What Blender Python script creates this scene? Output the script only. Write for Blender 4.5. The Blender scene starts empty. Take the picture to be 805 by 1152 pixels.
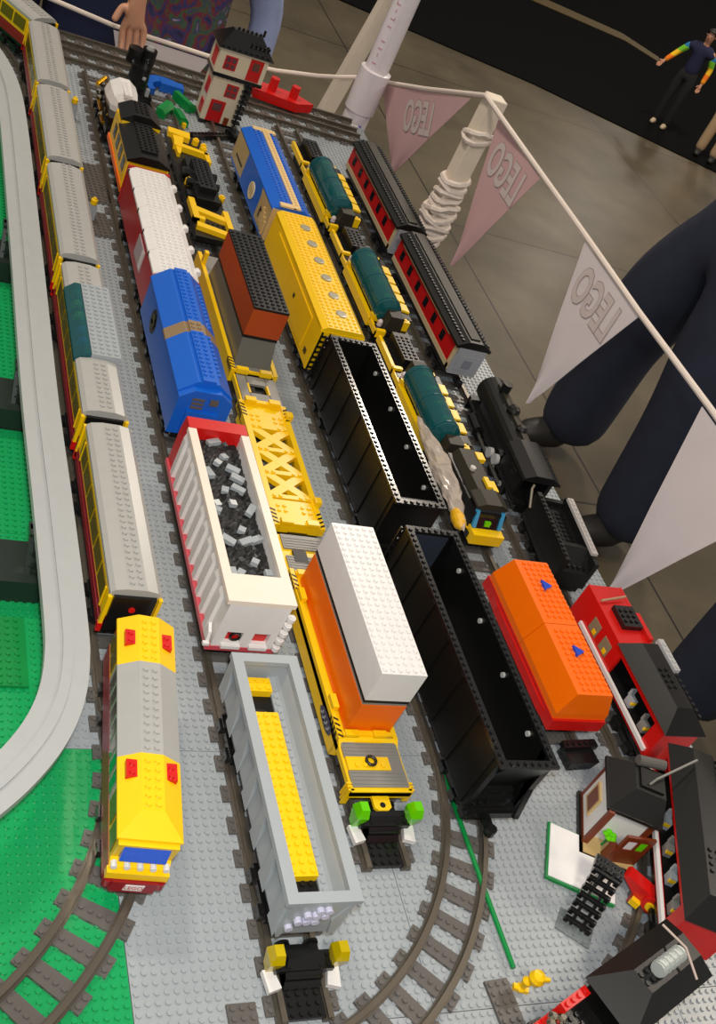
import bpy, math, random
from mathutils import Vector, Matrix
random.seed(7)
S = 0.008                      # one toy stud in metres; everything below is in studs
PI = math.pi
scene = bpy.context.scene
COL = scene.collection

# ------------------------------------------------------------------ materials
def lin(c):
    out = []
    for v in c:
        v /= 255.0
        out.append(v / 12.92 if v <= 0.04045 else ((v + 0.055) / 1.055) ** 2.4)
    return tuple(out) + (1.0,)
MATS = {}
def mat(name, rgb, rough=0.3, metal=0.0, trans=0.0, alpha=1.0, noise=0.05, nscale=60, emit=0, spec=0.5, bump=0.0):
    if name in MATS: return MATS[name]
    m = bpy.data.materials.new(name); m.use_nodes = True
    nt = m.node_tree; b = nt.nodes['Principled BSDF']
    b.inputs['Roughness'].default_value = rough; b.inputs['Metallic'].default_value = metal
    b.inputs['Specular IOR Level'].default_value = spec
    if trans: b.inputs['Transmission Weight'].default_value = trans
    if alpha < 1: b.inputs['Alpha'].default_value = alpha
    if noise:
        tc = nt.nodes.new('ShaderNodeTexCoord'); n = nt.nodes.new('ShaderNodeTexNoise'); n.inputs['Scale'].default_value = nscale
        n.inputs['Detail'].default_value = 4
        r = nt.nodes.new('ShaderNodeMapRange'); r.inputs['To Min'].default_value = 1 - noise; r.inputs['To Max'].default_value = 1 + noise
        mx = nt.nodes.new('ShaderNodeMix'); mx.data_type = 'RGBA'; mx.blend_type = 'MULTIPLY'; mx.inputs['Factor'].default_value = 1
        mx.inputs['A'].default_value = lin(rgb)
        nt.links.new(tc.outputs['Object'], n.inputs['Vector']); nt.links.new(n.outputs['Fac'], r.inputs['Value'])
        nt.links.new(r.outputs['Result'], mx.inputs['B']); nt.links.new(mx.outputs['Result'], b.inputs['Base Color'])
        if bump:
            bp = nt.nodes.new('ShaderNodeBump'); bp.inputs['Strength'].default_value = bump; bp.inputs['Distance'].default_value = 0.01
            nt.links.new(n.outputs['Fac'], bp.inputs['Height']); nt.links.new(bp.outputs['Normal'], b.inputs['Normal'])
    else:
        b.inputs['Base Color'].default_value = lin(rgb)
    MATS[name] = m
    return m
GREY = mat('light grey plastic', (156, 162, 165), .3)
ROOF = mat('roof grey plastic', (162, 161, 156), .3)
DGREY = mat('dark grey plastic', (92, 88, 84), .35)
MGREY = mat('mid grey plastic', (128, 126, 120), .35)
BLACK = mat('black plastic', (22, 22, 22), .2, noise=.02)
SOFTBLACK = mat('worn black plastic', (20, 20, 19), .36, noise=.05, spec=.35)
YEL = mat('yellow plastic', (240, 194, 10), .28)
RED = mat('red plastic', (200, 22, 18), .28)
DRED = mat('deep red plastic', (138, 16, 30), .28)
BLUE = mat('blue plastic', (16, 94, 196), .28)
WHITE = mat('white plastic', (222, 219, 216), .3)
CREAM = mat('aged white plastic', (228, 216, 200), .3)
TAN = mat('tan plastic', (196, 166, 112), .35)
BROWN = mat('brown plastic', (112, 46, 18), .35)
RUST = mat('dark orange plastic', (168, 66, 22), .3)
ORANGE = mat('orange plastic', (240, 106, 4), .28)
GREEN = mat('green plastic', (14, 152, 84), .3)
BGREEN = mat('bright green plastic', (8, 130, 60), .3)
RAIL = mat('rail metal', (112, 104, 92), .3, metal=.6)
TEAL = mat('clear teal plastic', (40, 140, 146), .05, trans=.75, noise=0)
OLIVE = mat('clear yellow window plastic', (112, 96, 18), .1, trans=.15, noise=0)
GLASSD = mat('dark window plastic', (26, 26, 28), .06, noise=0)
CLEAR = mat('clear plastic', (235, 240, 240), .05, trans=.95, noise=0)
TYEL = mat('clear yellow plastic', (230, 200, 0), .08, trans=.35, noise=0)
TGRN = mat('clear lime plastic', (120, 240, 10), .08, trans=.35, noise=0)
BROWNBLACK = mat('brown black plastic', (46, 42, 33), .45, spec=.3)
CHROME = mat('chrome plastic', (210, 200, 180), .1, metal=1, noise=0)
GOLD = mat('gold plastic', (230, 170, 40), .18, metal=1, noise=0)
BLUEWIN = mat('blue window plastic', (40, 90, 210), .08, noise=0)
SKIN = mat('skin', (196, 142, 112), .5)
DENIM = mat('dark denim', (38, 44, 62), .85, noise=.3, nscale=22)
PVC = mat('white pipe plastic', (222, 214, 218), .3)
WOOD = mat('pale painted wood', (218, 204, 184), .55, noise=.1, nscale=25)
PINKTXT = mat('faded pink ink', (196, 140, 160), .6)
STRING = mat('white cord', (222, 208, 196), .8)
CLOTHP = mat('pale pink flag cloth', (198, 160, 160), .85, noise=.06, nscale=14)
CLOTHW = mat('white flag cloth', (214, 204, 204), .85, noise=.06, nscale=14)
FLAGWHITE = mat('flag lettering white', (200, 186, 182), .85)
FLAGGREY = mat('flag lettering outline', (164, 146, 142), .85)

# ------------------------------------------------------------------ mesh builder
class MB:
    def __init__(s): s.v = []; s.f = []; s.M = None; s.marks = []; s.hold = False
    def add(s, vs, fs):
        o = len(s.v)
        if not (s.hold and s.marks): s.marks.append((len(s.v), len(s.f)))
        for p in vs:
            p = Vector(p)
            if s.M is not None: p = s.M @ p
            s.v.append(p)
        s.f += [tuple(i + o for i in f) for f in fs]
        return s
    def box(s, x0, x1, y0, y1, z0, z1):
        return s.add([(x0, y0, z0), (x1, y0, z0), (x1, y1, z0), (x0, y1, z0), (x0, y0, z1), (x1, y0, z1), (x1, y1, z1), (x0, y1, z1)],
                     [(0, 3, 2, 1), (4, 5, 6, 7), (0, 1, 5, 4), (1, 2, 6, 5), (2, 3, 7, 6), (3, 0, 4, 7)])
    def prism(s, poly, axis, a, b):
        # poly: 2D outline; axis 'y' -> (x,z), 'x' -> (y,z), 'z' -> (x,y)
        n = len(poly)
        def P(p, t): return {'y': (p[0], t, p[1]), 'x': (t, p[0], p[1]), 'z': (p[0], p[1], t)}[axis]
        vs = [P(p, a) for p in poly] + [P(p, b) for p in poly]
        fs = [tuple(range(n))[::-1], tuple(range(n, 2 * n))] + [(i, (i + 1) % n, n + (i + 1) % n, n + i) for i in range(n)]
        return s.add(vs, fs)
    def frus(s, a, za, b, zb):
        # a, b: (x0,x1,y0,y1) rectangles
        vs = [(a[0], a[2], za), (a[1], a[2], za), (a[1], a[3], za), (a[0], a[3], za), (b[0], b[2], zb), (b[1], b[2], zb), (b[1], b[3], zb), (b[0], b[3], zb)]
        return s.add(vs, [(0, 3, 2, 1), (4, 5, 6, 7), (0, 1, 5, 4), (1, 2, 6, 5), (2, 3, 7, 6), (3, 0, 4, 7)])
    def cyl(s, p, q, r, n=12, r2=None):
        p = Vector(p); q = Vector(q); d = (q - p).normalized()
        u = d.orthogonal().normalized(); w = d.cross(u)
        r2 = r if r2 is None else r2
        vs = [p + r * (math.cos(2 * PI * i / n) * u + math.sin(2 * PI * i / n) * w) for i in range(n)]
        vs += [q + r2 * (math.cos(2 * PI * i / n) * u + math.sin(2 * PI * i / n) * w) for i in range(n)]
        return s.add(vs, [tuple(range(n))[::-1], tuple(range(n, 2 * n))] + [(i, (i + 1) % n, n + (i + 1) % n, n + i) for i in range(n)])
    def lathe(s, prof, n=20, c=(0, 0, 0), axis='z'):
        vs = []; fs = []
        for (r, z) in prof:
            for i in range(n):
                a = 2 * PI * i / n
                p = (r * math.cos(a), r * math.sin(a), z)
                if axis == 'y': p = (p[0], p[2], p[1])
                if axis == 'x': p = (p[2], p[0], p[1])
                vs.append((p[0] + c[0], p[1] + c[1], p[2] + c[2]))
        m = len(prof)
        for k in range(m - 1):
            for i in range(n): fs.append((k * n + i, k * n + (i + 1) % n, (k + 1) * n + (i + 1) % n, (k + 1) * n + i))
        fs.append(tuple(range(n))); fs.append(tuple(range((m - 1) * n, m * n)))
        return s.add(vs, fs)
    def studs(s, xs, ys, z, r=.3, h=.2, n=8):
        s.hold = True
        for x in xs:
            for y in ys:
                vs = [(x + r * math.cos(2 * PI * i / n), y + r * math.sin(2 * PI * i / n), z) for i in range(n)]
                vs += [(a, b, z + h) for a, b, _ in vs]
                s.add(vs, [tuple(range(n, 2 * n))] + [(i, (i + 1) % n, n + (i + 1) % n, n + i) for i in range(n)])
        s.hold = False
        return s
    def tube(s, pts, r, n=8):
        pts = [Vector(p) for p in pts]; vs = []; fs = []
        ref = None
        for k, p in enumerate(pts):
            d = (pts[min(k + 1, len(pts) - 1)] - pts[max(k - 1, 0)]).normalized()
            u = d.orthogonal().normalized() if ref is None else (ref - d * ref.dot(d)).normalized()
            ref = u; w = d.cross(u)
            rr = r[k] if isinstance(r, (list, tuple)) else r
            vs += [p + rr * (math.cos(2 * PI * i / n) * u + math.sin(2 * PI * i / n) * w) for i in range(n)]
        for k in range(len(pts) - 1):
            for i in range(n): fs.append((k * n + i, k * n + (i + 1) % n, (k + 1) * n + (i + 1) % n, (k + 1) * n + i))
        fs.append(tuple(range(n))[::-1]); fs.append(tuple(range((len(pts) - 1) * n, len(pts) * n)))
        return s.add(vs, fs)
    def build_each(s, name, m, parent=None, **k):
        # one object for each shape added (studs stay with the shape before them)
        out = []; mk = s.marks + [(len(s.v), len(s.f))]
        for (v0, f0), (v1, f1) in zip(mk[:-1], mk[1:]):
            b = MB(); b.v = s.v[v0:v1]; b.f = [tuple(i - v0 for i in f) for f in s.f[f0:f1]]
            out.append(b.build(name, m, parent, **k))
        return out
    def build(s, name, m, parent=None, loc=(0, 0, 0), rz=0, smooth=False, label=None, bev=0):
        me = bpy.data.meshes.new(name)
        me.from_pydata([tuple(p * S) for p in s.v], [], s.f); me.update()
        import bmesh
        bm = bmesh.new(); bm.from_mesh(me); bmesh.ops.recalc_face_normals(bm, faces=bm.faces)
        bm.to_mesh(me); bm.free()
        me.materials.append(m)
        if smooth:
            for p in me.polygons: p.use_smooth = True
        o = bpy.data.objects.new(name, me); COL.objects.link(o)
        o.location = Vector(loc) * S; o.rotation_euler = (0, 0, rz)
        if parent is not None: o.parent = parent
        if label: o['label'] = label
        if bev:
            b = o.modifiers.new('bevel', 'BEVEL'); b.width = bev * S; b.segments = 2; b.limit_method = 'ANGLE'
        return o
def rng(a, b, step=1.0):
    n = int(round((b - a) / step)); return [a + step * (i + .5) for i in range(n)]

def tag(o, label=None, cat=None, group=None, kind=None):
    if label: o['label'] = label
    if cat: o['category'] = cat
    if group: o['group'] = group
    if kind: o['kind'] = kind
    return o
def thing(name, label, cat, loc=(0, 0, 0), rz=0, group=None):
    o = bpy.data.objects.new(name, None); COL.objects.link(o)
    o.empty_display_size = .02
    o.location = Vector(loc) * S; o.rotation_euler = (0, 0, rz)
    return tag(o, label, cat, group)
def copy_tree(o, parent=None):
    c = o.copy(); COL.objects.link(c)
    if parent is not None: c.parent = parent
    for ch in list(o.children): copy_tree(ch, c)
    return c
def R(d): return math.radians(d)

def text_mesh(body, size, extrude=.02, offset=0.0, mirror=False):
    # size in studs; returns an object-space mesh centred on the origin in the xy plane
    cu = bpy.data.curves.new('lettering', 'FONT'); cu.body = body; cu.size = size * S; cu.extrude = extrude * S; cu.offset = offset * S
    cu.align_x = 'CENTER'; cu.align_y = 'CENTER'; cu.resolution_u = 3
    ob = bpy.data.objects.new('lettering', cu); COL.objects.link(ob)
    dg = bpy.context.evaluated_depsgraph_get(); dg.update()
    me = bpy.data.meshes.new_from_object(ob.evaluated_get(dg))
    bpy.data.objects.remove(ob); bpy.data.curves.remove(cu)
    if mirror:
        for v in me.vertices: v.co.x = -v.co.x
        me.flip_normals()
    me.materials.clear()
    return me
def place_text(name, body, size, m, parent, mtx, **k):
    me = text_mesh(body, size, **k); me.materials.append(m)
    o = bpy.data.objects.new(name, me); COL.objects.link(o)
    o.parent = parent; o.matrix_local = mtx
    return o
def frame(origin, xdir, ydir):
    x = Vector(xdir).normalized(); y = Vector(ydir); y = (y - x * y.dot(x)).normalized(); z = x.cross(y)
    m = Matrix((x, y, z)).transposed().to_4x4(); m.translation = Vector(origin) * S
    return m

# ------------------------------------------------------------------ camera
camd = bpy.data.cameras.new('camera'); cam = bpy.data.objects.new('camera', camd); COL.objects.link(cam)
camd.sensor_fit = 'AUTO'; camd.sensor_width = 36; camd.lens = 1287.347 / 1152 * 36; camd.clip_start = .02; camd.clip_end = 100
CAMP = Vector((-48.075, -61.97, 103.675))
rx = Vector((0.88361154, -0.25226361, 0.39445369)); dn = Vector((0.11439173, -0.70061549, -0.70430992)); fw = Vector((0.45403213, 0.66745862, -0.59021506))
m = Matrix((rx, -dn, -fw)).transposed().to_4x4(); m.translation = CAMP * S
cam.matrix_world = m
scene.camera = cam

# ------------------------------------------------------------------ setting
ZF = -100.0
def floor_mat():
    m = bpy.data.materials.new('polished concrete'); m.use_nodes = True; nt = m.node_tree; N = nt.nodes; L = nt.links; b = N['Principled BSDF']
    tc = N.new('ShaderNodeTexCoord'); sx = N.new('ShaderNodeSeparateXYZ'); L.new(tc.outputs['Object'], sx.inputs[0])
    def joint(sock, off, W):
        a = N.new('ShaderNodeMath'); a.operation = 'ADD'; a.inputs[1].default_value = -off * S + W * S * 50; L.new(sock, a.inputs[0])
        md = N.new('ShaderNodeMath'); md.operation = 'MODULO'; md.inputs[1].default_value = W * S; L.new(a.outputs[0], md.inputs[0])
        lt = N.new('ShaderNodeMath'); lt.operation = 'LESS_THAN'; lt.inputs[1].default_value = .9 * S; L.new(md.outputs[0], lt.inputs[0]); return lt
    ja = joint(sx.outputs['X'], 214, 190); jb = joint(sx.outputs['Y'], 378, 190)
    mxj = N.new('ShaderNodeMath'); mxj.operation = 'MAXIMUM'; L.new(ja.outputs[0], mxj.inputs[0]); L.new(jb.outputs[0], mxj.inputs[1])
    n = N.new('ShaderNodeTexNoise'); n.inputs['Scale'].default_value = 2.2; n.inputs['Detail'].default_value = 8; n.inputs['Roughness'].default_value = .65
    L.new(tc.outputs['Object'], n.inputs['Vector'])
    cr = N.new('ShaderNodeValToRGB'); cr.color_ramp.elements[0].position = .35; cr.color_ramp.elements[0].color = lin((76, 69, 55)); cr.color_ramp.elements[1].position = .7; cr.color_ramp.elements[1].color = lin((102, 92, 73))
    L.new(n.outputs['Fac'], cr.inputs['Fac'])
    mx = N.new('ShaderNodeMix'); mx.data_type = 'RGBA'; mx.inputs['B'].default_value = lin((34, 30, 24)); L.new(mxj.outputs[0], mx.inputs['Factor']); L.new(cr.outputs['Color'], mx.inputs['A'])
    L.new(mx.outputs['Result'], b.inputs['Base Color'])
    n2 = N.new('ShaderNodeTexNoise'); n2.inputs['Scale'].default_value = 5; n2.inputs['Detail'].default_value = 6; L.new(tc.outputs['Object'], n2.inputs['Vector'])
    mr = N.new('ShaderNodeMapRange'); b.inputs['Specular IOR Level'].default_value = .3; mr.inputs['To Min'].default_value = .25; mr.inputs['To Max'].default_value = .45; L.new(n2.outputs['Fac'], mr.inputs['Value']); L.new(mr.outputs['Result'], b.inputs['Roughness'])
    return m
tag(MB().box(-300, 1500, -300, 1700, ZF - 4, ZF).build('floor', floor_mat()), 'polished brown grey concrete hall floor with straight joints', 'floor', kind='structure')
DRAPE = mat('black drape cloth', (16, 16, 17), .9)
wb = MB()
wb.add([(-300, 1690, ZF), (1500, 1690, ZF), (1500, 1690, 420), (-300, 1690, 420), (-300, 1700, ZF), (1500, 1700, ZF), (1500, 1700, 420), (-300, 1700, 420)], [(0, 1, 2, 3), (4, 7, 6, 5), (0, 4, 5, 1), (3, 2, 6, 7)])
tag(wb.build('wall_back', DRAPE), 'black draped wall at the far end of the hall', 'wall', kind='structure')
# black carpet: edge runs from (232,650) to (500,565)
CARP = mat('black carpet', (9, 10, 9), .95, noise=.3, nscale=150, spec=.08)
cp = MB(); cp.prism([(-290, 760), (232, 650), (370, 618), (501, 566), (900, 410), (1490, 300), (1490, 1680), (-290, 1680)], 'z', ZF, ZF + .8)
tag(cp.build('carpet', CARP), 'black carpet covering the floor beyond the concrete aisle', 'carpet')
tp = MB(); tp.prism([(300, 870), (455, 826), (549, 812), (572, 786), (580, 800), (556, 832), (458, 850), (300, 895)], 'z', ZF + .8, ZF + 1.2)
tag(tp.build('floor_tape', mat('yellow floor tape', (92, 74, 26), .6)), 'dull yellow strip of tape on the black carpet', 'tape')

# table
tt = thing('display_table', 'long white table carrying the toy railway', 'table', (0, 0, ZF))
CL = mat('white table covering', (206, 200, 190), .7)
MB().box(-66, 74.6, -54, 205, -4 - ZF, -.42 - ZF).build('tabletop', CL, tt)
MB().box(74.6, 75.3, -50, 205, -3 - ZF, -.3 - ZF).build('edge_strip', mat('blue edge tape', (60, 56, 150), .5), tt, label='blue edge strip')
for (x, y) in ((-58, -42), (68, -42), (-58, 196), (66, 192), (66, 80), (-58, 80)):
    MB().box(x - 2, x + 2, y - 2, y + 2, 0, -4 - ZF).build('leg', DGREY, tt)

# baseplates
def plate_mesh(nx, ny, m, name):
    b = MB(); g = .05
    b.box(g, nx - g, g, ny - g, -.4, 0)
    b.studs([i + .5 for i in range(nx)], [j + .5 for j in range(ny)], 0, h=.2, n=8)
    return b
first = None
def put_plates(m, spots, label, group, nm, nx=32):
    o0 = None
    for (x, y) in spots:
        if o0 is None:
            o = o0 = plate_mesh(nx, 32, m, nm).build(nm, m)
        else:
            o = o0.copy(); COL.objects.link(o)
        o.location = (x * S, y * S, 0)
        tag(o, label, 'baseplate', group)
gs = [(x, 10.8 + 32 * k) for k in range(6) for x in (11, 43)] + [(x, y) for y in (-21.2, -53.2) for x in (-13, 19, 51)]
put_plates(GREY, gs, 'light grey studded baseplate on the table under the train tracks', 'light grey baseplates', 'baseplate')
put_plates(GREY, [(-17.02, 10.8 + 32 * k) for k in range(6)], 'light grey studded baseplate on the table under the passenger train', 'light grey baseplates under the passenger train', 'baseplate', 28)
gn = [(-45, -21.2), (-45, -53.2)] + [(-49.05, 10.8 + 32 * k) for k in range(6)]
put_plates(GREEN, gn, 'green studded baseplate beside the monorail', 'green baseplates', 'baseplate')

# ------------------------------------------------------------------ tracks
def rail_profile_box(b, x, y0, y1):
    b.box(x - .55, x + .55, y0, y1, .38, .62); b.box(x - .16, x + .16, y0, y1, .62, 1.05); b.box(x - .3, x + .3, y0, y1, 1.0, 1.2)
def straight_proto():
    t = thing('train_track', '', 'track')
    sl = MB().prism([(-4, -1), (-2.2, -1), (2.2, -1), (4, -1), (4, 1), (2.2, 1), (-2.2, 1), (-4, 1)], 'z', 0.0, .4)
    sl.studs((-3.5, 3.5), (-.5, .5), .4); sl.studs((-1.5, -.5, .5, 1.5), (0,), .4)
    s0 = None
    for k in range(4):
        if s0 is None: s0 = sl.build('sleeper', DGREY, t, (0, 2 + 4 * k, 0))
        else:
            c = s0.copy(); COL.objects.link(c); c.parent = t; c.location = (0, (2 + 4 * k) * S, 0)
    for x in (-2.5, 2.5):
        b = MB(); rail_profile_box(b, x, .02, 15.98); b.build('rail', RAIL, t)
    # dark shoulder beside the rails
    b = MB(); b.box(-3.1, -1.9, .02, 15.98, .05, .36); b.box(1.9, 3.1, .02, 15.98, .05, .36); b.build('rail_bed', DGREY, t)
    return t
SP = straight_proto(); used = [False]
def track(x, y, rz, label, group):
    o = SP if not used[0] else copy_tree(SP)
    used[0] = True
    o.location = (x * S, y * S, 0); o.rotation_euler = (0, 0, rz); tag(o, label, 'track', group)
names = {-10: ('under the yellow and red passenger train', 'track under the passenger train'), 4: ('under the grey and white hopper wagons', 'track under the hopper train'),
         18: ('under the yellow flat wagons', 'track under the flat wagons'), 32: ('under the black gondola wagons', 'track under the gondola train'),
         50: ('under the teal tank wagons', 'track under the tank train'), 61.8: ('under the red coaches and black steam engine', 'track under the red coaches')}
for cx, y0, n in ((-10, 12, 10), (4, -21, 13), (18, -5, 12), (32, 12, 11), (50, 12, 11), (61.8, 12, 10)):
    for k in range(n):
        track(cx, y0 + 16 * k, 0, 'straight dark grey train track section ' + names[cx][0], names[cx][1])
for yy, w in ((193.2, 'nearer the tower'), (201.4, 'nearer the back table edge')):
    for k in range(5):
        track(72 - 16 * k, yy, PI / 2, 'straight dark grey track section across the table back, ' + w, 'cross tracks ' + w)
def curve_proto(sign):
    # arc of radius 40 starting at (0,0) heading -y; centre at (sign*40, 0); 22.5 degrees
    t = thing('curved_track', '', 'track')
    cx = 40 * sign; A = R(22.5); s0 = None
    sl = MB().prism([(-4, -.9), (4, -1.1), (4, 1.1), (-4, .9)] if sign < 0 else [(-4, -1.1), (4, -.9), (4, .9), (-4, 1.1)], 'z', 0, .4)
    sl.studs((-3.5, 3.5), (-.5, .5), .4); sl.studs((-1.5, -.5, .5, 1.5), (0,), .4)
    for k in range(4):
        a = A * (k + .5) / 4
        ang = a if sign > 0 else -a
        px = cx - sign * 40 * math.cos(a); py = -40 * math.sin(a)
        if s0 is None: s0 = sl.build('sleeper', DGREY, t, (px, py, 0), ang)
        else:
            c = s0.copy(); COL.objects.link(c); c.parent = t; c.location = (px * S, py * S, 0); c.rotation_euler = (0, 0, ang)
    def arc(b, r0, r1, z0, z1, n=8):
        vs = []; fs = []
        for i in range(n + 1):
            a = A * i / n
            for r, z in ((r0, z0), (r1, z0), (r1, z1), (r0, z1)):
                vs.append((cx - sign * r * math.cos(a), -r * math.sin(a), z))
        for i in range(n):
            for j in range(4): fs.append((i * 4 + j, i * 4 + (j + 1) % 4, i * 4 + 4 + (j + 1) % 4, i * 4 + 4 + j))
        fs += [(0, 1, 2, 3), (4 * n, 4 * n + 1, 4 * n + 2, 4 * n + 3)]
        b.add(vs, fs)
    for r in (37.5, 42.5):
        b = MB(); arc(b, r - .55, r + .55, .1, .62); arc(b, r - .16, r + .16, .62, 1.05); arc(b, r - .3, r + .3, 1.0, 1.2); b.build('rail', RAIL, t)
    return t
CPL = curve_proto(-1); cu = [False]
def curve(cx, cy, a0, label, group):
    # pivot centre (cx,cy), start angle a0 measured clockwise from +x
    o = CPL if not cu[0] else copy_tree(CPL)
    cu[0] = True
    o.location = ((cx + 40 * math.cos(a0)) * S, (cy - 40 * math.sin(a0)) * S, 0); o.rotation_euler = (0, 0, -a0); tag(o, label, 'track', group)
for k in range(3): curve(-50, 12, R(22.5 * k), 'curved dark grey track section on green baseplate before the yellow engine', 'green plate curve')
for k in range(4): curve(-8, 12, R(22.5 * k), 'curved dark grey track section sweeping in front of the large black gondola', 'gondola curve')
for k in range(4): curve(21.8, 12, R(22.5 * k), 'curved dark grey track section under the red saloon coaches', 'red coach curve')
for k in range(2):
    o = copy_tree(CPL); a = R(22.5 * k)
    # left-hand curve heading +y: rotate the same piece so that it ends where the straight begins
    a1 = R(22.5 * (k + 1)); cx, cy = -50, 172
    o.location = ((cx + 40 * math.cos(a1)) * S, (cy + 40 * math.sin(a1)) * S, 0); o.rotation_euler = (0, 0, a1)
    tag(o, 'curved dark grey track section under the farthest passenger coaches', 'track', 'far left curve')

def loose_plate(x, y, w, l, rz, label):
    b = MB().box(0, w, 0, l, .02, .42); b.studs([i + .5 for i in range(int(w))], [i + .5 for i in range(int(l))], .42)
    tag(b.build('loose_plate', DGREY, None, (x, y, 0), rz), label, 'plate')
loose_plate(-3.9, -26.5, 3, 8, 0, 'dark grey studded plate lying beside the yellow lamped buffer stop')
loose_plate(26.6, -28.4, 3, 10, R(4), 'long dark grey studded plate under the small yellow figure')

# ------------------------------------------------------------------ bogies
def bogie_proto():
    b = MB(); b.box(-2.9, 2.9, -3.2, 3.2, 2.1, 2.8); b.box(-1.5, 1.5, -3.4, 3.4, 2.8, 3.4)
    for sx in (-1, 1):
        for y in (-2, 2): b.box(sx * 2.9 - .45, sx * 2.9 + .45, y - .7, y + .7, 1.7, 2.7)
    o = b.build('bogie', BLACK)
    w = MB()
    w.cyl((-.2, 0, 0), (.2, 0, 0), 1.02, 14); w.cyl((-.28, 0, 0), (-.2, 0, 0), 1.0, 14)
    w0 = None
    for x in (-2.35, 2.35):
        for y in (-2, 2):
            if w0 is None: w0 = w.build('wheel', SOFTBLACK, o, (x, y, 2.24))
            else:
                c = w0.copy(); COL.objects.link(c); c.parent = o; c.location = (x * S, y * S, 2.24 * S)
    return o
BOG = bogie_proto(); bu = [False]
def bogies(t, ys):
    for y in ys:
        o = BOG if not bu[0] else copy_tree(BOG)
        bu[0] = True
        o.parent = t; o.location = (0, y * S, 0)
def coupling(t, ys):
    for y in ys:
        b = MB().box(-.5, .5, y - .9, y + .9, 2.4, 3.1); b.cyl((0, y + (.9 if y > 0 else -.9), 2.2), (0, y + (.9 if y > 0 else -.9), 3.3), .7, 10); b.build('coupler', BLACK, t)

# ------------------------------------------------------------------ yellow and red passenger train
def passenger_coach(label, x, y0, y1, rz=0, dome=False, loc=None):
    L = y1 - y0; h = L / 2
    t = thing('passenger_coach', label, 'train coach', loc or (x, (y0 + y1) / 2, 0), rz, 'yellow and red passenger coaches')
    bogies(t, (-h + 6, h - 6)); coupling(t, (-h, h))
    e = h - .5
    MB().box(-2.8, 2.8, -e, e, 3.4, 4.1).build('underframe', BLACK, t)
    b = MB(); b.box(-3.05, 3.05, -e, e, 4.1, 6.2); b.box(-3.12, 3.12, -e, e, 5.2, 5.4); b.build('lower_wall', DRED, t)
    MB().box(-3, 3, -e, e, 6.2, 9.7).build('upper_wall', YEL, t)
    n = int((L - 4) // 4.2); st = (L - 4) / n
    d0, d1 = (-h * .34, h * .62)
    for sx in (-1, 1):
        for k in range(n):
            y = -h + 2 + st * (k + .5)
            b = MB(); b.box(sx * 3.05 - .08, sx * 3.05 + .08, y - st / 2 + .3, y + st / 2 - .3, 6.9, 9.2)
            b.build('window', OLIVE, t)
    def roof(a, c, nm='roof'):
        b = MB(); b.prism([(-3.02, 9.7), (3.1, 9.7), (3.1, 10.1), (2.5, 10.6), (1.15, 10.9), (-1.15, 10.9), (-2.5, 10.65), (-3.02, 10.2)], 'y', a, c)
        b.studs((-.5, .5), rng(math.ceil(a) + .0, math.floor(c)), 10.9)
        b.build(nm, ROOF, t)
    if not dome:
        roof(-e, e)
    else:
        roof(-e, d0); roof(d1, e)
        b = MB(); b.box(-1.0, 3.1, d0 + .1, d1 - .1, 9.7, 11.5); b.studs((-.5, .5, 1.5, 2.5), rng(d0 + .3, d1 - .3), 11.5); b.build('upper_deck_roof', GREY, t)
        MB().prism([(-3.2, 9.7), (-1.05, 9.7), (-1.05, 11.4), (-1.9, 11.4), (-3.2, 10.2)], 'y', d0 + .1, d1 - .1).build('dome_window', TEAL, t, label='clear teal dome window')
        yy = (d0 + d1) / 2
        for k, (m, q) in enumerate(((BLUE, -5), (YEL, 1), (BLUE, -2.5), (YEL, 4), (BGREEN, 6.5))):
            b = MB().box(-2.2, -1.2, yy + q - .6, yy + q + .6, 9.75, 10.9); b.studs((-1.7,), (yy + q,), 10.9); b.build('dome_seat', m, t)
    for sy in (-1, 1):
        y = sy * e
        b = MB()
        for sx in (-1, 1): b.box(sx * 2.98 - .24, sx * 2.98 + .2, min(y, y + sy * .5), max(y, y + sy * .5), 4.6, 9.9)
        b.build_each('end_post', YEL, t)
        MB().box(-2.5, 2.5, min(y, y + sy * .45), max(y, y + sy * .45), 4.2, 9.9).build('gangway', BLACK, t)
        b = MB()
        for sx in (-1, 1): b.box(sx * 3.0 - .28, sx * 3.0 + .28, min(y, y + sy * .56), max(y, y + sy * .56), 4.1, 5.4)
        b.cyl((0, y + sy * .4, 8), (0, y + sy * .6, 8), .4, 10)
        b.build_each('tail_light', RED, t)
    # door grab rails of pale yellow on the track side
    b = MB()
    for y in (-h + 2.6, h - 2.6): b.box(-3.22, -3.08, y - .7, y - .4, 6.3, 9.4)
    b.build_each('door_rail', YEL, t)
    return t
passenger_coach('yellow and red coach with grey studded roof, directly behind the yellow engine', -10.1, 24.3, 54.4)
passenger_coach('yellow and red coach with a clear teal dome and raised grey studded deck', -10.3, 55.8, 92, dome=True)
passenger_coach('yellow and red coach with grey roof next behind the teal domed coach', -10.3, 93.3, 122.3)
passenger_coach('yellow and red coach with grey roof, second behind the teal domed coach', -10.1, 123.7, 151.8)
passenger_coach('yellow and red coach, last on the straight before the far bend', -9.9, 153, 180.5)
passenger_coach('yellow and red coach turning into the far bend, showing its yellow side', 0, -13, 13, rz=R(33), loc=(-16.3, 193.3, 0))

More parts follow.
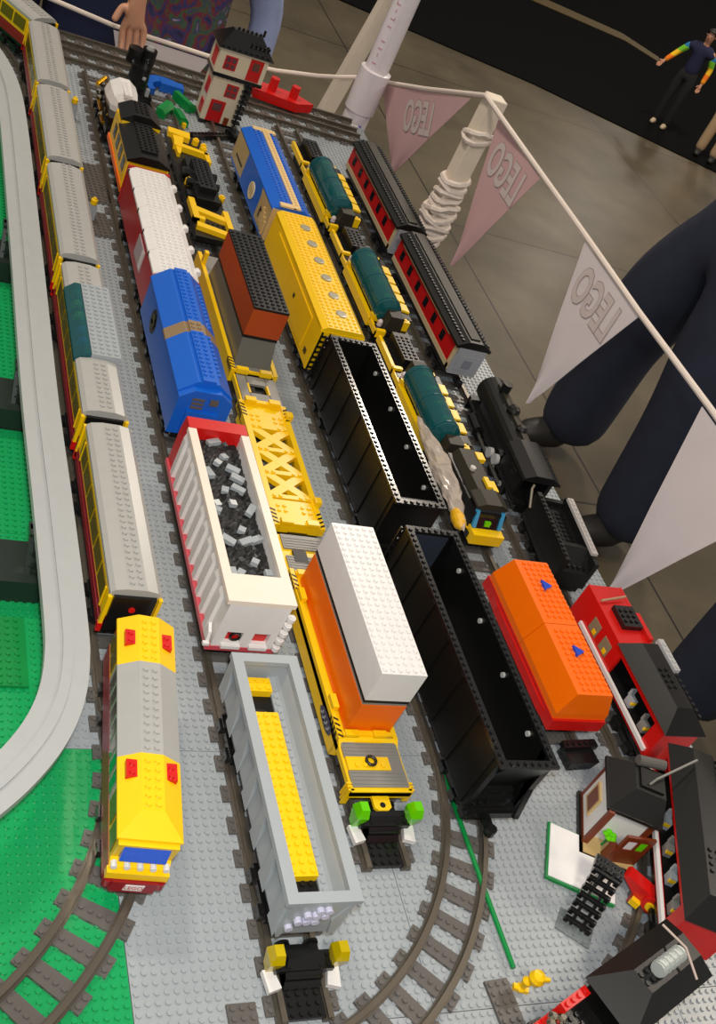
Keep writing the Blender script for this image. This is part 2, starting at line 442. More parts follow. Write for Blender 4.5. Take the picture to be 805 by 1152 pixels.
def engine():
    a = math.atan2(3.2, 28)
    t = thing('passenger_engine', 'yellow engine with blue windscreen, grey roof and red lights leading the passenger train', 'train engine', (-10.95, 7.0, 0), -a)
    h = 14.2
    bogies(t, (-8, 8)); coupling(t, (h,))
    MB().box(-2.7, 2.7, -h + 1, h, 3.0, 3.7).build('underframe', BLACK, t)
    b = MB(); b.prism([(-3.05, 3.0), (3.05, 3.0), (3.05, 5.6), (-3.05, 5.6)], 'y', -h + .6, h - .4)
    b.prism([(-2.9, -h + .7), (-2.2, -h - .6), (2.2, -h - .6), (2.9, -h + .7)], 'z', 2.6, 4.3)
    b.cyl((-2.6, -h - .1, 3.2), (-2.6, -h - .1, 4.2), .5, 10); b.cyl((2.6, -h - .1, 3.2), (2.6, -h - .1, 4.2), .5, 10)
    b.build('lower_wall', DRED, t)
    b = MB()
    # cab shell: slanted nose
    b.prism([(-h + .4, 5.0), (-h + .2, 5.6), (-h + .9, 6.4), (-h + .4, 9.2), (-h + 3.5, 9.4), (-h + 7.3, 9.4), (-h + 7.3, 5.0)], 'x', -3, 3)
    b.box(-3.1, 3.1, -h - .3, -h + .5, 4.4, 5.4)
    b.build('nose', YEL, t)
    b = MB(); b.prism([(-h + .8, 6.7), (-h + .2, 6.75), (-h + .5, 9.1), (-h + .9, 9.1)], 'x', -2.3, 2.3); b.build('windscreen', BLUEWIN, t, label='blue windscreen')
    b = MB()
    for x in (-2.6, -1.3, 0, 1.3, 2.6): b.cyl((x, -h + .6, 6.0), (x, -h - .1, 6.0), .32, 10)
    b.build('headlight', WHITE, t, label='row of white headlights')
    b = MB(); b.box(-3, 3, -h + 7.3, h - 5.5, 5.6, 9.3); b.build('middle_wall', GREY, t)
    b = MB(); b.box(-3, 3, h - 5.5, h - .4, 5.0, 9.4); b.build('rear_wall', YEL, t)
    for sx in (-1, 1):
        for (y0, y1) in ((-h + 1.3, -h + 3.6), (-h + 4.2, -h + 6.9), (h - 5.2, h - 3), (h - 2.6, h - .8)):
            MB().box(sx * 3.05 - .08, sx * 3.05 + .08, y0, y1, 6.4, 8.9).build('side_window', OLIVE, t)
        b = MB()
        for k in range(7): b.box(sx * 3.06 - .1, sx * 3.06 + .1, -h + 7.8 + k * 2.1, -h + 9.2 + k * 2.1, 6.2, 8.8)
        b.build('radiator_grille', CHROME, t)
    prof = [(-3.25, 9.3), (3.25, 9.3), (3.25, 9.6), (1.15, 10.8), (-1.15, 10.8), (-3.25, 9.6)]
    b = MB(); b.prism(prof, 'y', -h + 10, h - 6.6); b.studs((-.5, .5), rng(-4, 7), 10.8); b.build('roof', ROOF, t)
    b = MB()
    vs = [(-3.25, -h + .9, 9.3), (3.25, -h + .9, 9.3), (3.25, -h + .9, 9.6), (-3.25, -h + .9, 9.6), (-1.15, -h + 3.4, 10.8), (1.15, -h + 3.4, 10.8), (3.25, -h + 3.4, 9.6), (-3.25, -h + 3.4, 9.6), (-3.25, -h + 3.4, 9.3), (3.25, -h + 3.4, 9.3)]
    b.add(vs, [(0, 1, 2, 3), (3, 2, 5, 4), (2, 6, 5), (3, 4, 7), (0, 3, 7, 8), (1, 9, 6, 2), (0, 8, 9, 1)])
    b.prism(prof, 'y', -h + 3.4, -h + 10); b.studs((-.5, .5), rng(-h + 3.6, -h + 9.6), 10.8)
    b.build('cab_roof', YEL, t, label='yellow front end of the roof')
    b = MB(); b.prism(prof, 'y', h - 6.6, h); b.studs((-.5, .5), rng(h - 6.4, h - .4), 10.8); b.build('rear_roof', YEL, t, label='yellow rear end of the roof')
    for y in (-h + 8.2, h - 3.2):
        for sx in (-1, 1):
            b = MB(); b.box(sx * 2.0 - .6, sx * 2.0 + .6, y - 1, y + 1, 9.8, 10.6); b.studs((sx * 2.0,), (y - .5, y + .5), 10.6); b.build('roof_light', RED, t, label='red plate on the roof slope')
    b = MB(); b.prism([(-1.0, 3.05), (.9, 3.05), (1.05, 3.95), (-.85, 3.95)], 'y', -h - .68, -h - .58); nb = b.build('name_plate', WHITE, t)
    place_text('lettering', 'LEGO', .75, mat('plate red ink', (190, 30, 30), .5), nb, frame((0, -h - .69, 3.5), (1, 0, 0), (0, 0, 1)), extrude=.01)
engine()

# ------------------------------------------------------------------ buffer stops
def buffer_stop(x, y0, tm, label):
    t = thing('buffer_stop', label, 'buffer stop', (x, y0, 0))
    b = MB(); b.box(-2.05, 2.05, .2, 3.6, .42, .95); b.studs(rng(-2, 2), (.7,), .95); b.studs((-1.5, -.5, .5, 1.5), (1.7, 2.7), .95)
    b.box(-2, 2, 3.6, 5.2, .42, 2.2); b.prism([(3.0, .95), (5.0, 3.6), (5.6, 3.6), (5.2, .95)], 'x', -2, 2)
    b.build('base', BLACK, t)
    b = MB(); b.box(-3.2, 3.2, 4.2, 6.2, 2.2, 2.8); b.studs((-2.7, -1.7, 1.7, 2.7), (4.7, 5.7), 2.8); b.box(-2, 2, 6.0, 7.0, 1.4, 2.6); b.build('crossbeam', BLACK, t)
    for sx in (-1, 1):
        b = MB(); b.frus((sx * 3.5 - .42, sx * 3.5 + .42, 4.7, 5.7), 1.9, (sx * 3.5 - .75, sx * 3.5 + .75, 4.2, 6.2), 4.1)
        b.frus((sx * 3.5 - .75, sx * 3.5 + .75, 4.2, 6.2), 4.1, (sx * 3.5 - .5, sx * 3.5 + .5, 4.6, 5.8), 5.3)
        b.build('lamp', tm, t)
        b = MB(); b.prism([(sx * 2.5, 3.0), (sx * 3.9, 2.6), (sx * 4.2, 4.9), (sx * 3.0, 5.0)], 'z', 1.25, 1.9); b.build('wedge', WHITE, t, label='white sloped wedge')
        b = MB(); b.cyl((sx * 1.6, 6.2, 2.0), (sx * 1.6, 7.2, 2.0), .45, 10); b.cyl((sx * 1.6, 7.2, 2.0), (sx * 1.6, 7.5, 2.0), .8, 12); b.build('buffer', BLACK, t)
buffer_stop(4, -21, TYEL, 'black buffer stop with clear yellow lamps at the end of the grey hopper track')
buffer_stop(18, -5, TGRN, 'black buffer stop with clear lime green lamps before the yellow flat wagon')

# ------------------------------------------------------------------ grey hopper
def grey_hopper():
    t = thing('hopper_wagon', 'light grey open hopper wagon with a yellow plank load inside', 'train wagon', (3.7, 1.3, 0))
    h = 15.3
    bogies(t, (-9.5, 9.5)); coupling(t, (h,))
    MB().box(-2.6, 2.6, -h + 1, h - 1, 3.4, 4.4).build('underframe', BLACK, t)
    b = MB()
    for sx in (-1, 1):
        b.prism([(sx * 2.7, 4.4), (sx * 3.0, 4.4), (sx * 3.35, 5.2), (sx * 3.35, 10.2), (sx * 2.95, 10.2), (sx * 2.0, 7.2)], 'y', -h, h)
        # rim
        b.box(min(sx * 2.8, sx * 4.05), max(sx * 2.8, sx * 4.05), -h, h, 10.2, 10.9)
    for sy in (-1, 1):
        b.prism([(sy * (h - .3), 4.45), (sy * (h - .05), 10.2), (sy * (h - 1), 10.2), (sy * (h - 1), 4.45)], 'x', -3.3, 3.3)
        b.box(-2.8, 2.8, min(sy * h, sy * (h - 1.2)), max(sy * h, sy * (h - 1.2)), 10.2, 10.9)
    b.build('body', GREY, t)
    # sloped ribs on both sides
    for sx in (-1, 1):
        for k in range(7):
            y = -h + 1.2 + k * (2 * h - 2.4) / 6
            b = MB(); b.add([(sx * 3.3, y - 1.1, 4.4), (sx * 3.3, y + 1.1, 4.4), (sx * 3.3, y + .6, 10.2), (sx * 3.3, y - .6, 10.2), (sx * 4.0, y - .6, 10.2), (sx * 4.0, y + .6, 10.2), (sx * 3.4, y + 1.1, 4.5), (sx * 3.4, y - 1.1, 4.5)],
                            [(0, 1, 2, 3), (4, 5, 6, 7), (3, 2, 5, 4), (0, 7, 6, 1), (0, 3, 4, 7), (1, 6, 5, 2)])
            b.build('rib', GREY, t)
    MB().box(-2.1, 2.1, -h + 1, h - 1, 4.4, 6.6).build('floor_pan', MGREY, t)
    b = MB(); b.prism([(1.15, 6.6), (3.1, 6.6), (3.1, 9.4), (2.1, 8.0), (1.15, 8.0)], 'y', -h + 1, h - 1); b.studs((1.65,), rng(-13, 13), 8.0); b.build('inner_ledge', GREY, t)
    b = MB(); b.box(-2.1, 1.1, -h + 1.2, -h + 4.3, 6.6, 7.8); b.studs((-1.5, -.5, .4), (-h + 1.8, -h + 2.8, -h + 3.7), 7.8); b.box(-2.1, 1.1, h - 6.4, h - 3.7, 6.6, 7.8); b.build_each('coal_patch', SOFTBLACK, t)
    p = thing('plank_load', 'long yellow studded plank lying inside the light grey hopper wagon', 'load', (2.75, -.4, 8.6))
    b = MB(); b.box(-1.25, 1.95, -9.6, 10.4, -1.95, .2); b.studs((-.7, .35, 1.4), rng(-9.5, 10), .2); b.build('long_plank', YEL, p)
    b = MB(); b.box(-1.25, 1.95, 13.3, 15.2, -1.95, .2); b.studs((-.7, .35, 1.4), (13.8, 14.7), .2); b.build('short_plank', YEL, p)
    b = MB()
    for k, (x, z) in enumerate(((-.2, 9.6), (.7, 9.6), (-1.2, 8.7), (-.3, 8.7), (.6, 8.7), (-1.9, 7.7), (-1.0, 7.7), (-.1, 7.7), (-2.5, 6.6))):
        b.cyl((x, -h + .2, z), (x, -h - .45, z), .42, 12)
    b.build_each('end_stud', mat('pale lilac plastic', (196, 194, 214), .3), t, label='pale round stud')
grey_hopper()

# ------------------------------------------------------------------ white coal hopper
def white_hopper():
    t = thing('coal_hopper', 'white ribbed hopper wagon heaped with black coal, red stripe along its base', 'train wagon', (4.1, 38.8, 0))
    h = 16.3; w = 4.3
    bogies(t, (-10.5, 10.5)); coupling(t, (-h, h + 1))
    b = MB(); b.box(-w - .2, w + .2, -h - .1, h + .8, 4.2, 4.88); b.build('base_stripe', mat('pink red plastic', (196, 74, 84), .3), t, label='red stripe')
    MB().box(-3, 3, -h + 1, h - 1, 3.4, 4.3).build('underframe', BLACK, t)
    b = MB()
    for sx in (-1, 1): b.box(min(sx * 3.3, sx * 3.9), max(sx * 3.3, sx * 3.9), -h, h - 2, 4.9, 12.3)
    b.box(-3.3, 3.3, -h + .02, -h + 4.4, 7.5, 12.3)
    b.box(-3.3, 3.3, -h + .02, -h + .8, 4.9, 5.6); b.box(-3.3, -2.6, -h + .02, -h + .8, 5.6, 7.5); b.box(-.5, .9, -h + .02, -h + .8, 5.6, 7.5); b.box(3.0, 3.3, -h + .02, -h + .8, 5.6, 7.5)
    b.build('body', WHITE, t)
    for sx in (-1, 1):
        for k in range(11):
            y = -h + 2.8 + k * 2.72
            b = MB(); b.prism([(sx * 3.85, 4.9), (sx * 4.4, 4.9), (sx * 4.4, 11.2), (sx * 4.15, 12.3), (sx * 3.85, 12.3)], 'y', y - .55, y + .55)
            b.build('rib', WHITE, t)
    b = MB(); b.box(-4.35, -3.2, -h, h - 2, 12.3, 13.0); b.box(3.2, 4.35, -h, h - 2, 12.3, 13.0); b.box(-3.2, 3.2, -h, -h + 4.4, 12.3, 13.0)
    b.build('rim', CREAM, t)
    b = MB(); b.box(-2.5, -.6, -h + .6, -h + .7, 5.6, 7.5); b.box(1.0, 2.9, -h + .6, -h + .7, 5.6, 7.5); b.build_each('end_window', RED, t, label='red panel in the end window')
    b = MB(); b.box(-2.8, -.4, -h - .5, -h + .05, 5.0, 5.5); b.box(.8, 3.1, -h - .5, -h + .05, 5.0, 5.5); b.build_each('window_sill', WHITE, t)
    b = MB()
    for i in range(16):
        a = 2 * PI * i / 16; a2 = 2 * PI * (i + 1) / 16
        b.cyl((-1.2 + .62 * math.cos(a), -h + .35, 6.4 + .62 * math.sin(a)), (-1.2 + .62 * math.cos(a2), -h + .35, 6.4 + .62 * math.sin(a2)), .18, 6)
    b.build('brake_wheel', BLACK, t)
    # round white studs down the right end edge and a small white lever on the left
    b = MB()
    for k in range(5): b.lathe([(.5, 0), (.5, .6), (.3, .6), (.3, .8)], 10, (4.35, -h - .2, 5.1 + k * 1.35))
    b.build_each('corner_stud', WHITE, t)
    b = MB().box(-5.0, -4.2, -h - .2, -h + .3, 5.0, 5.4); b.prism([(-h + .2, 5.2), (-h + 1.9, 5.2), (-h + 1.6, 7.2), (-h + .6, 6.6)], 'x', -4.6, -4.2); b.build('lever', WHITE, t)
    # red far end
    b = MB(); b.prism([(h - 2, 4.9), (h + .8, 4.9), (h + .8, 10.5), (h + .2, 13.1), (h - 2, 13.1)], 'x', -4.2, 4.2); b.build('end_bulkhead', RED, t, label='red end bulkhead')
    # coal heap
    b = MB(); rnd = random.Random(3); nx, ny = 14, 60; x0, x1, y0, y1 = -3.26, 3.26, -h + 4.45, h - 2.05
    vs = []; fs = []
    for j in range(ny + 1):
        for i in range(nx + 1):
            x = x0 + (x1 - x0) * i / nx; y = y0 + (y1 - y0) * j / ny
            vs.append((x, y, 10.9 + .5 * math.sin(PI * i / nx) + rnd.uniform(-.3, .3)))
    for j in range(ny):
        for i in range(nx): q = j * (nx + 1) + i; fs.append((q, q + 1, q + nx + 2, q + nx + 1))
    b.add(vs, fs); b.box(x0, x1, y0, y1, 5, 10.4)
    tag(b.build('coal', mat('black coal pieces', (22, 22, 22), .5, noise=.4, nscale=300), None, (4.1, 38.8, 0)), 'heap of black toy coal inside the white ribbed hopper', 'coal', kind='stuff')
    # loose grey bricks on the coal
    pr = None
    lumps = [(280, 505, 1), (252, 514, 1), (250, 493, 1), (262, 528, 2), (267, 538, 2), (235, 531, 2), (245, 520, 1), (253, 551, 1), (268, 550, 2), (244, 566, 1), (262, 566, 1), (241, 572, 2), (282, 574, 2), (272, 596, 1), (257, 607, 2), (277, 609, 2), (291, 606, 1), (285, 608, 1), (271, 644, 1), (302, 645, 1), (262, 645, 2), (231, 533, 1), (240, 497, 2), (287, 632, 1)]
    for (u, v, k) in lumps:
        d = rx * ((u - 402.5) / 1287.35) + dn * ((v - 576) / 1287.35) + fw
        p = CAMP + d * ((11.7 - CAMP.z) / d.z)
        if not (.9 < p.x < 7.2 and 27 < p.y < 52.5): continue
        if pr is None or k not in pr:
            b = MB(); b.box(-.47, .47, -.47 * k, .47 * k, -.4, .2)
            o = b.build('brick', GREY); pr = dict(pr or {}); pr[k] = o
        else:
            o = pr[k].copy(); COL.objects.link(o)
        o.location = p * S; o.rotation_euler = (rnd.uniform(-.12, .12), rnd.uniform(-.12, .12), rnd.uniform(-.6, .6) + (1.5 if rnd.random() < .3 else 0))
        tag(o, 'small loose light grey brick scattered on the black coal', 'brick', 'grey bricks on the coal')
white_hopper()

# ------------------------------------------------------------------ blue boxcar
def blue_boxcar():
    t = thing('boxcar', 'blue boxcar with a tan band around its peaked roof', 'train wagon', (4.5, 77.2, 0))
    h = 14.5; w = 3.9
    bogies(t, (-9, 9)); coupling(t, (-h - .5,))
    MB().box(-3, 3, -h, h, 3.4, 4.5).build('underframe', BLACK, t)
    b = MB(); b.box(-w, w, -h, h, 4.5, 11.0); b.build('wall', BLUE, t)
    prof = [(-w - .2, 10.8), (w + .2, 10.8), (w + .2, 11.2), (1.6, 13.2), (-1.6, 13.2), (-w - .2, 11.2)]
    b = MB(); b.prism(prof, 'y', -h + .6, -2); b.prism(prof, 'y', .6, h)
    b.box(-1, 1, -h + .6, -2, 13.2, 13.6); b.box(-1, 1, .6, h, 13.2, 13.6)
    b.studs((-.5, .5), rng(-13, -2), 13.6); b.studs((-.5, .5), rng(1, 14), 13.6)
    b.studs((1.9,), rng(-12, -2), 12.98, h=.25); b.studs((2.9,), rng(1, 13), 12.1, h=.25)
    b.build('roof', BLUE, t)
    TB = mat('dark tan plastic', (140, 116, 84), .35)
    b = MB(); b.prism(prof, 'y', -2, .6); b.box(-1, 1, -2, .6, 13.2, 13.6); b.studs((-.5, .5), (-1.2, -.2), 13.6); b.build('roof_band', TB, t, label='tan roof band')
    # stepped near end
    b = MB(); b.prism([(-w - .1, 4.5), (w + .1, 4.5), (w + .1, 11.0), (2, 12.4), (-2, 12.4), (-w - .1, 11.0)], 'y', -h - .6, -h + .6)
    b.box(-2.4, 2.4, -h - 1.2, -h - .5, 5, 9); b.build('end_wall', BLUE, t)
    b = MB()
    for k in range(3): b.box(-2.0, -.2, -h - .75, -h - .55, 9.4 + k * .7, 9.8 + k * .7)
    b.box(.6, 1.8, -h - .8, -h - .55, 10.4, 11.4); b.build('end_vent', DGREY, t)
    b = MB(); b.lathe([(1.9, 0), (1.9, .12)], 20, (-w - .02, 6.5, 8.2), 'x'); eb = b.build('emblem', SOFTBLACK, t, label='black round emblem')
    eb.scale = (1, 1, 1)
    b = MB(); b.box(-w - .22, -w - .1, 5.9, 7.1, 7.2, 9.2); b.box(-w - .22, -w - .1, 5.5, 7.5, 7.9, 8.5); b.build('emblem_mark', mat('olive print', (70, 74, 50), .5), eb)
    b = MB(); b.box(w - .05, w + .1, -3, 3, 5, 10.4); b.build('door', BLUE, t)
blue_boxcar()

# ------------------------------------------------------------------ red boxcar with white roof
def red_boxcar():
    t = thing('boxcar', 'red boxcar with a white studded roof and pale poster on its side', 'train wagon', (4.7, 109.0, 0))
    h = 17.2; w = 3.7
    bogies(t, (-11, 11)); coupling(t, (-h, h))
    MB().box(-3, 3, -h, h, 3.4, 4.5).build('underframe', BLACK, t)
    b = MB(); b.box(-w, w, -h, h, 4.5, 11.0); b.box(-w - .1, w + .1, -h - .2, -h + .6, 4.5, 11.3); b.box(-w - .1, w + .1, h - .6, h + .2, 4.5, 11.6); b.build('wall', mat('wagon red plastic', (165, 18, 26), .3), t)
    for k in range(5):
        a = -h + .7 + k * (2 * h - 1.4) / 5; c = a + (2 * h - 1.4) / 5 - .12
        b = MB(); b.prism([(-w - .1, 10.9), (w + .1, 10.9), (w + .1, 11.3), (2.6, 11.9), (-2.6, 11.9), (-w - .1, 11.3)], 'y', a, c)
        b.studs(rng(-2.5, 2.5), rng(a + .2, a + .2 + int(c - a - .2)), 11.9)
        b.build('roof_panel', WHITE, t)
        b = MB(); b.lathe([(.5, -.6), (.6, 0), (.5, .6)], 10, (w + .35, (a + c) / 2, 11.2), 'y'); b.build('roof_hinge', WHITE, t)
        MB().box(-w - .2, -w - .05, c - .8, c - .55, 10.7, 11.6).build('roof_clip', SOFTBLACK, t)
    b = MB(); b.prism([(-8.8, 6.2), (-2.6, 6.2), (-2.6, 9.8), (-8.8, 9.8)], 'x', -w - .12, -w); p = b.build('poster', mat('poster grey', (170, 160, 164), .5), t)
    b = MB(); b.box(-w - .16, -w - .1, -8.4, -7.2, 6.4, 9.6); b.build('poster_stripe', WHITE, p)
red_boxcar()

# ------------------------------------------------------------------ yellow caboose
def caboose():
    t = thing('caboose', 'yellow caboose with dark windows and a two level black roof', 'train wagon', (5.6, 141.0, 0))
    h = 10.5; w = 3.6
    bogies(t, (-6, 6)); coupling(t, (-h,))
    b = MB(); b.box(-w - .2, w + .2, -h, h, 3.8, 4.8); b.build('base', ORANGE, t)
    MB().box(-3, 3, -h + 1, h - 1, 3.3, 3.8).build('underframe', BLACK, t)
    b = MB(); b.box(-w, w, -h + .6, h - .6, 4.8, 10.2); b.prism([(-2.8, 10.2), (2.8, 10.2), (2.8, 11.4), (-2.8, 11.4)], 'y', 3.5, 8.5); b.build('wall', YEL, t)
    for sx in (-1, 1):
        for y in (-6.5, -2.4, 1.7, 5.8):
            MB().box(sx * w - .1, sx * w + .1, y - 1.1, y + 1.1, 6.4, 8.8).build('window', GLASSD, t)
    b = MB(); b.prism([(-w - .4, 10.1), (w + .4, 10.1), (w + .4, 10.5), (1.6, 11.6), (-1.6, 11.6), (-w - .4, 10.5)], 'y', -h, 3.2)
    b.prism([(-1.6, 11.5), (1.6, 11.5), (1.6, 12.0), (-1.6, 12.0)], 'y', -h + 2, 2.6); b.studs((-1.5, -.5, .5, 1.5), rng(-8, 2), 12.0); b.build('roof', SOFTBLACK, t)
    b = MB(); b.prism([(-w - .2, 11.3), (w + .2, 11.3), (w + .2, 11.7), (1.6, 13.0), (-1.6, 13.0), (-w - .2, 11.7)], 'y', 3.0, 9.2); b.studs((-1.0, 0, 1.0), rng(4, 9), 13.0); b.build('cupola_roof', SOFTBLACK, t)
    b = MB(); b.box(-w - .1, w + .1, 2.9, 3.3, 10.2, 11.35); b.build('cupola_wall', YEL, t)
    b = MB(); b.box(-1.8, 1.8, 2.75, 2.9, 10.4, 11.3); b.build('cupola_window', GLASSD, t)
    b = MB(); b.box(-w - .25, -w + .1, -h + .2, -h + .6, 4.8, 10.1); b.box(w - .1, w + .25, -h + .2, -h + .6, 4.8, 10.1); b.build('end_post', YEL, t)
caboose()

# ------------------------------------------------------------------ yellow flat wagon with the orange and white container
def stripe_boxes(t, x, ys, z, sx):
    for y in ys:
        for k in range(4):
            yy = y + k * .75
            b = MB(); b.prism([(yy, z), (yy + .32, z), (yy + .8, z + .85), (yy + .48, z + .85)], 'x', x - .05, x + .05); b.build('hazard_stripe', SOFTBLACK, t)
def flat_wagon():
    t = thing('flat_wagon', 'yellow flat wagon with grey end decks carrying the orange and white container', 'train wagon', (17.9, 23.2, 0))
    h = 20.6
    bogies(t, (-16.6, 16.6)); 
    b = MB(); b.box(-4, 4, -h, h, 3.5, 4.25); b.box(-4.0, -3.4, -13.6, 13.6, 1.6, 4.9); b.box(3.4, 4.0, -13.6, 13.6, 1.6, 4.9)
    b.prism([(-14.4, 2.6), (-13.5, 1.6), (-13.5, 4.9), (-14.4, 4.3)], 'x', -4, 4)
    b.box(-4, 4, -h, -h + .6, 3.2, 4.4)
    for k in range(3): b.box(-4.35, -3.6, -h + .2 + k * .45, -h + .45 + k * .45, 1.7 + .3 * k, 4.4); b.box(3.6, 4.35, -h + .2 + k * .45, -h + .45 + k * .45, 2.2 + .2 * k, 4.4)
    b.build('frame', YEL, t)
    for (a, c) in ((-h + .6, -h + 2.8), (-h + 4.6, -h + 7.6), (h - 7.4, h - 4.2), (h - 2.8, h - .2)):
        b = MB(); b.box(-3.7, 3.7, a, c, 4.2, 4.55)
        yy = a + .35
        while yy < c - .3:
            b.box(-3.5, 3.5, yy, yy + .22, 4.55, 4.62); yy += .5
        b.build('deck_plate', MGREY, t)
    b = MB(); b.box(1.9, 3.7, -h + 2.7, -h + 4.7, 4.2, 4.5); b.build('deck_strip', MGREY, t)
    b = MB(); b.box(-2.6, -.6, h - 5.4, h - 3.2, 4.3, 4.68); b.box(1.4, 2.6, h - 5.4, h - 3.6, 4.3, 4.68); b.build_each('deck_opening', SOFTBLACK, t)
    b = MB(); b.box(-3.7, 1.9, -h + 2.8, -h + 4.6, 4.2, 4.7); b.studs((-2.5, -1.5, .9), (-h + 3.4,), 4.7); b.box(-2.0, 1.8, -h + 6.6, -h + 8.4, 4.3, 4.75); b.build('yellow_tile', YEL, t)
    b = MB()
    for i in range(16):
        a = 2 * PI * i / 16; a2 = 2 * PI * (i + 1) / 16
        b.cyl((-.6 + .6 * math.cos(a), -h + 3.9 + .6 * math.sin(a), 4.95), (-.6 + .6 * math.cos(a2), -h + 3.9 + .6 * math.sin(a2), 4.95), .2, 6)
    b.build('brake_wheel', BROWNBLACK, t)
    b = MB(); b.prism([(-1.1, -h - 1.5), (-.6, -h - 1.9), (.6, -h - 1.9), (1.1, -h - 1.5), (1.1, -h), (-1.1, -h)], 'z', 3.2, 3.6); b.build('coupling_plate', YEL, t)
    b = MB(); b.cyl((0, -h - 1.2, 3.55), (0, -h - 1.2, 3.66), .36, 12); b.build('coupling_pin', BLACK, t)
    b = MB(); b.cyl((0, -h - .9, 1.4), (0, -h - .9, 3.1), 1.15, 14); b.build('coupler', SOFTBLACK, t)
    # container clamps
    for sy in (-1, 1):
        b = MB(); b.box(-3.3, 3.3, sy * 12.9 - .3, sy * 12.9 + .3, 4.25, 5.0)
        for x in (-2.2, 1.6): b.box(x - .9, x + .9, sy * 12.9 - .55, sy * 12.9 + .3, 4.25, 5.3)
        b.build('container_clamp', YEL, t)
    b = MB(); b.box(-3.9, -3.1, -9.6, -7.6, 4.9, 5.6); b.box(-3.9, -3.1, 7.6, 9.6, 4.9, 5.6); b.build_each('side_clamp', YEL, t)
    stripe_boxes(t, -4.02, (-13.2, 9.9), 3.9, -1)
    stripe_boxes(t, 4.02, (-13.2, 9.9), 3.9, 1)
    b = MB()
    for yy in (-13.2, 9.9):
        for k in range(4): b.prism([(-3.95, yy + k * .8), (-3.35, yy + k * .8 - .35), (-3.35, yy + k * .8 - .05), (-3.95, yy + k * .8 + .3)], 'z', 4.9, 4.94)
    b.build_each('hazard_stripe', SOFTBLACK, t)
    b = MB()
    pts = []
    for i in range(20):
        a = 2 * PI * i / 20; pts.append((-9.8 + 2.2 * math.cos(a), 3.2 + .72 * math.sin(a)))
    b.prism(pts, 'x', -4.1, -3.98); pl = b.build('name_plate', mat('plate dark grey', (70, 66, 84), .3), t)
    b = MB()
    for k in range(4): b.box(-4.14, -4.08, -11.3 + k * .85, -11.05 + k * .85, 2.85, 3.55); b.box(-4.14, -4.08, -11.3 + k * .85, -10.75 + k * .85, 2.85, 3.05)
    b.build('plate_mark', GREY, pl)
    c = thing('container', 'tall container with orange lower half, black band and white studded top', 'container', (18.2, 23.0, 4.5))
    H = 12.1
    b = MB(); b.box(-3, 3, -H, H, 0, 5.2); b.build('lower_shell', ORANGE, c)
    b = MB(); b.box(-2.95, 2.95, -H + .05, H - .05, 5.2, 5.6); b.build('grey_band', MGREY, c)
    b = MB(); b.box(-2.98, 2.98, -H + .02, H - .02, 5.6, 6.1); b.build('black_band', SOFTBLACK, c)
    b = MB(); b.box(-3, 3, -H, H, 6.1, 11.0); b.studs(rng(-3, 3), rng(-12, 12), 11.0); b.build('upper_shell', WHITE, c)
flat_wagon()

# ------------------------------------------------------------------ yellow truss flat wagon
def truss_wagon():
    t = thing('truss_wagon', 'empty yellow wagon with an open crossed truss deck', 'train wagon', (17.7, 59.0, 0))
    h = 13.6
    b = MB()
    for sx in (-1, 1):
        b.box(sx * 3.5 - .45, sx * 3.5 + .45, -h, h, 3.2, 4.6); b.box(sx * 3.75 - .2, sx * 3.75 + .2, -h + 2, h - 2, 2.0, 3.4)
    b.build('side_rail', YEL, t)
    b = MB()
    for y in (-7.5, -2.4, 2.7, 7.8): b.box(-3.1, 3.1, y - .4, y + .4, 3.4, 4.5)
    for (a, c) in ((-7.5, -2.4), (-2.4, 2.7), (2.7, 7.8)):
        b.prism([(-3.1, a), (-2.0, a), (3.1, c - .85), (3.1, c), (2.0, c), (-3.1, a + .85)], 'z', 3.6, 4.4)
        b.prism([(3.1, a), (2.0, a), (-3.1, c - .85), (-3.1, c), (-2.0, c), (3.1, a + .85)], 'z', 3.62, 4.42)
    for y in (-7.5, -2.4, 2.7, 7.8): b.studs((-2.6, -1.6, 1.6, 2.6), (y,), 4.5)
    b.build('truss', YEL, t)
    for sy in (-1, 1):
        b = MB(); a, c = sorted((sy * 8.2, sy * h)); b.box(-3.1, 3.1, a, c, 3.2, 4.4); b.box(-3.0, 3.0, min(sy * h, sy * (h - .7)), max(sy * h, sy * (h - .7)), 4.4, 5.0)
        for x in (-2.2, 1.8): b.box(x - .9, x + .9, sy * (h - .3) - .5, sy * (h - .3) + .5, 4.9, 5.4)
        b.studs((-2.4, -1.4, 1.4, 2.4), (sy * 9.4, sy * 10.4), 4.4)
        b.box(3.3, 4.3, 10.2 if sy > 0 else -9.0, 11.4 if sy > 0 else -7.8, 4.4, 5.4)
        b.build('end_deck', YEL, t)
    stripe_boxes(t, -3.99, (-13.2, 10.2), 3.6, -1); stripe_boxes(t, 3.99, (-13.2, 10.2), 3.6, 1)
    b = MB()
    for sx in (-1, 1):
        for yy in (-13.0, 10.2):
            for k in range(4): b.prism([(sx * 3.95, yy + k * .8), (sx * 3.2, yy + k * .8 - .35), (sx * 3.2, yy + k * .8 - .05), (sx * 3.95, yy + k * .8 + .3)], 'z', 4.6, 4.65)
    b.build_each('hazard_stripe', SOFTBLACK, t)
    bogies(t, (-10.6, 10.6))
truss_wagon()
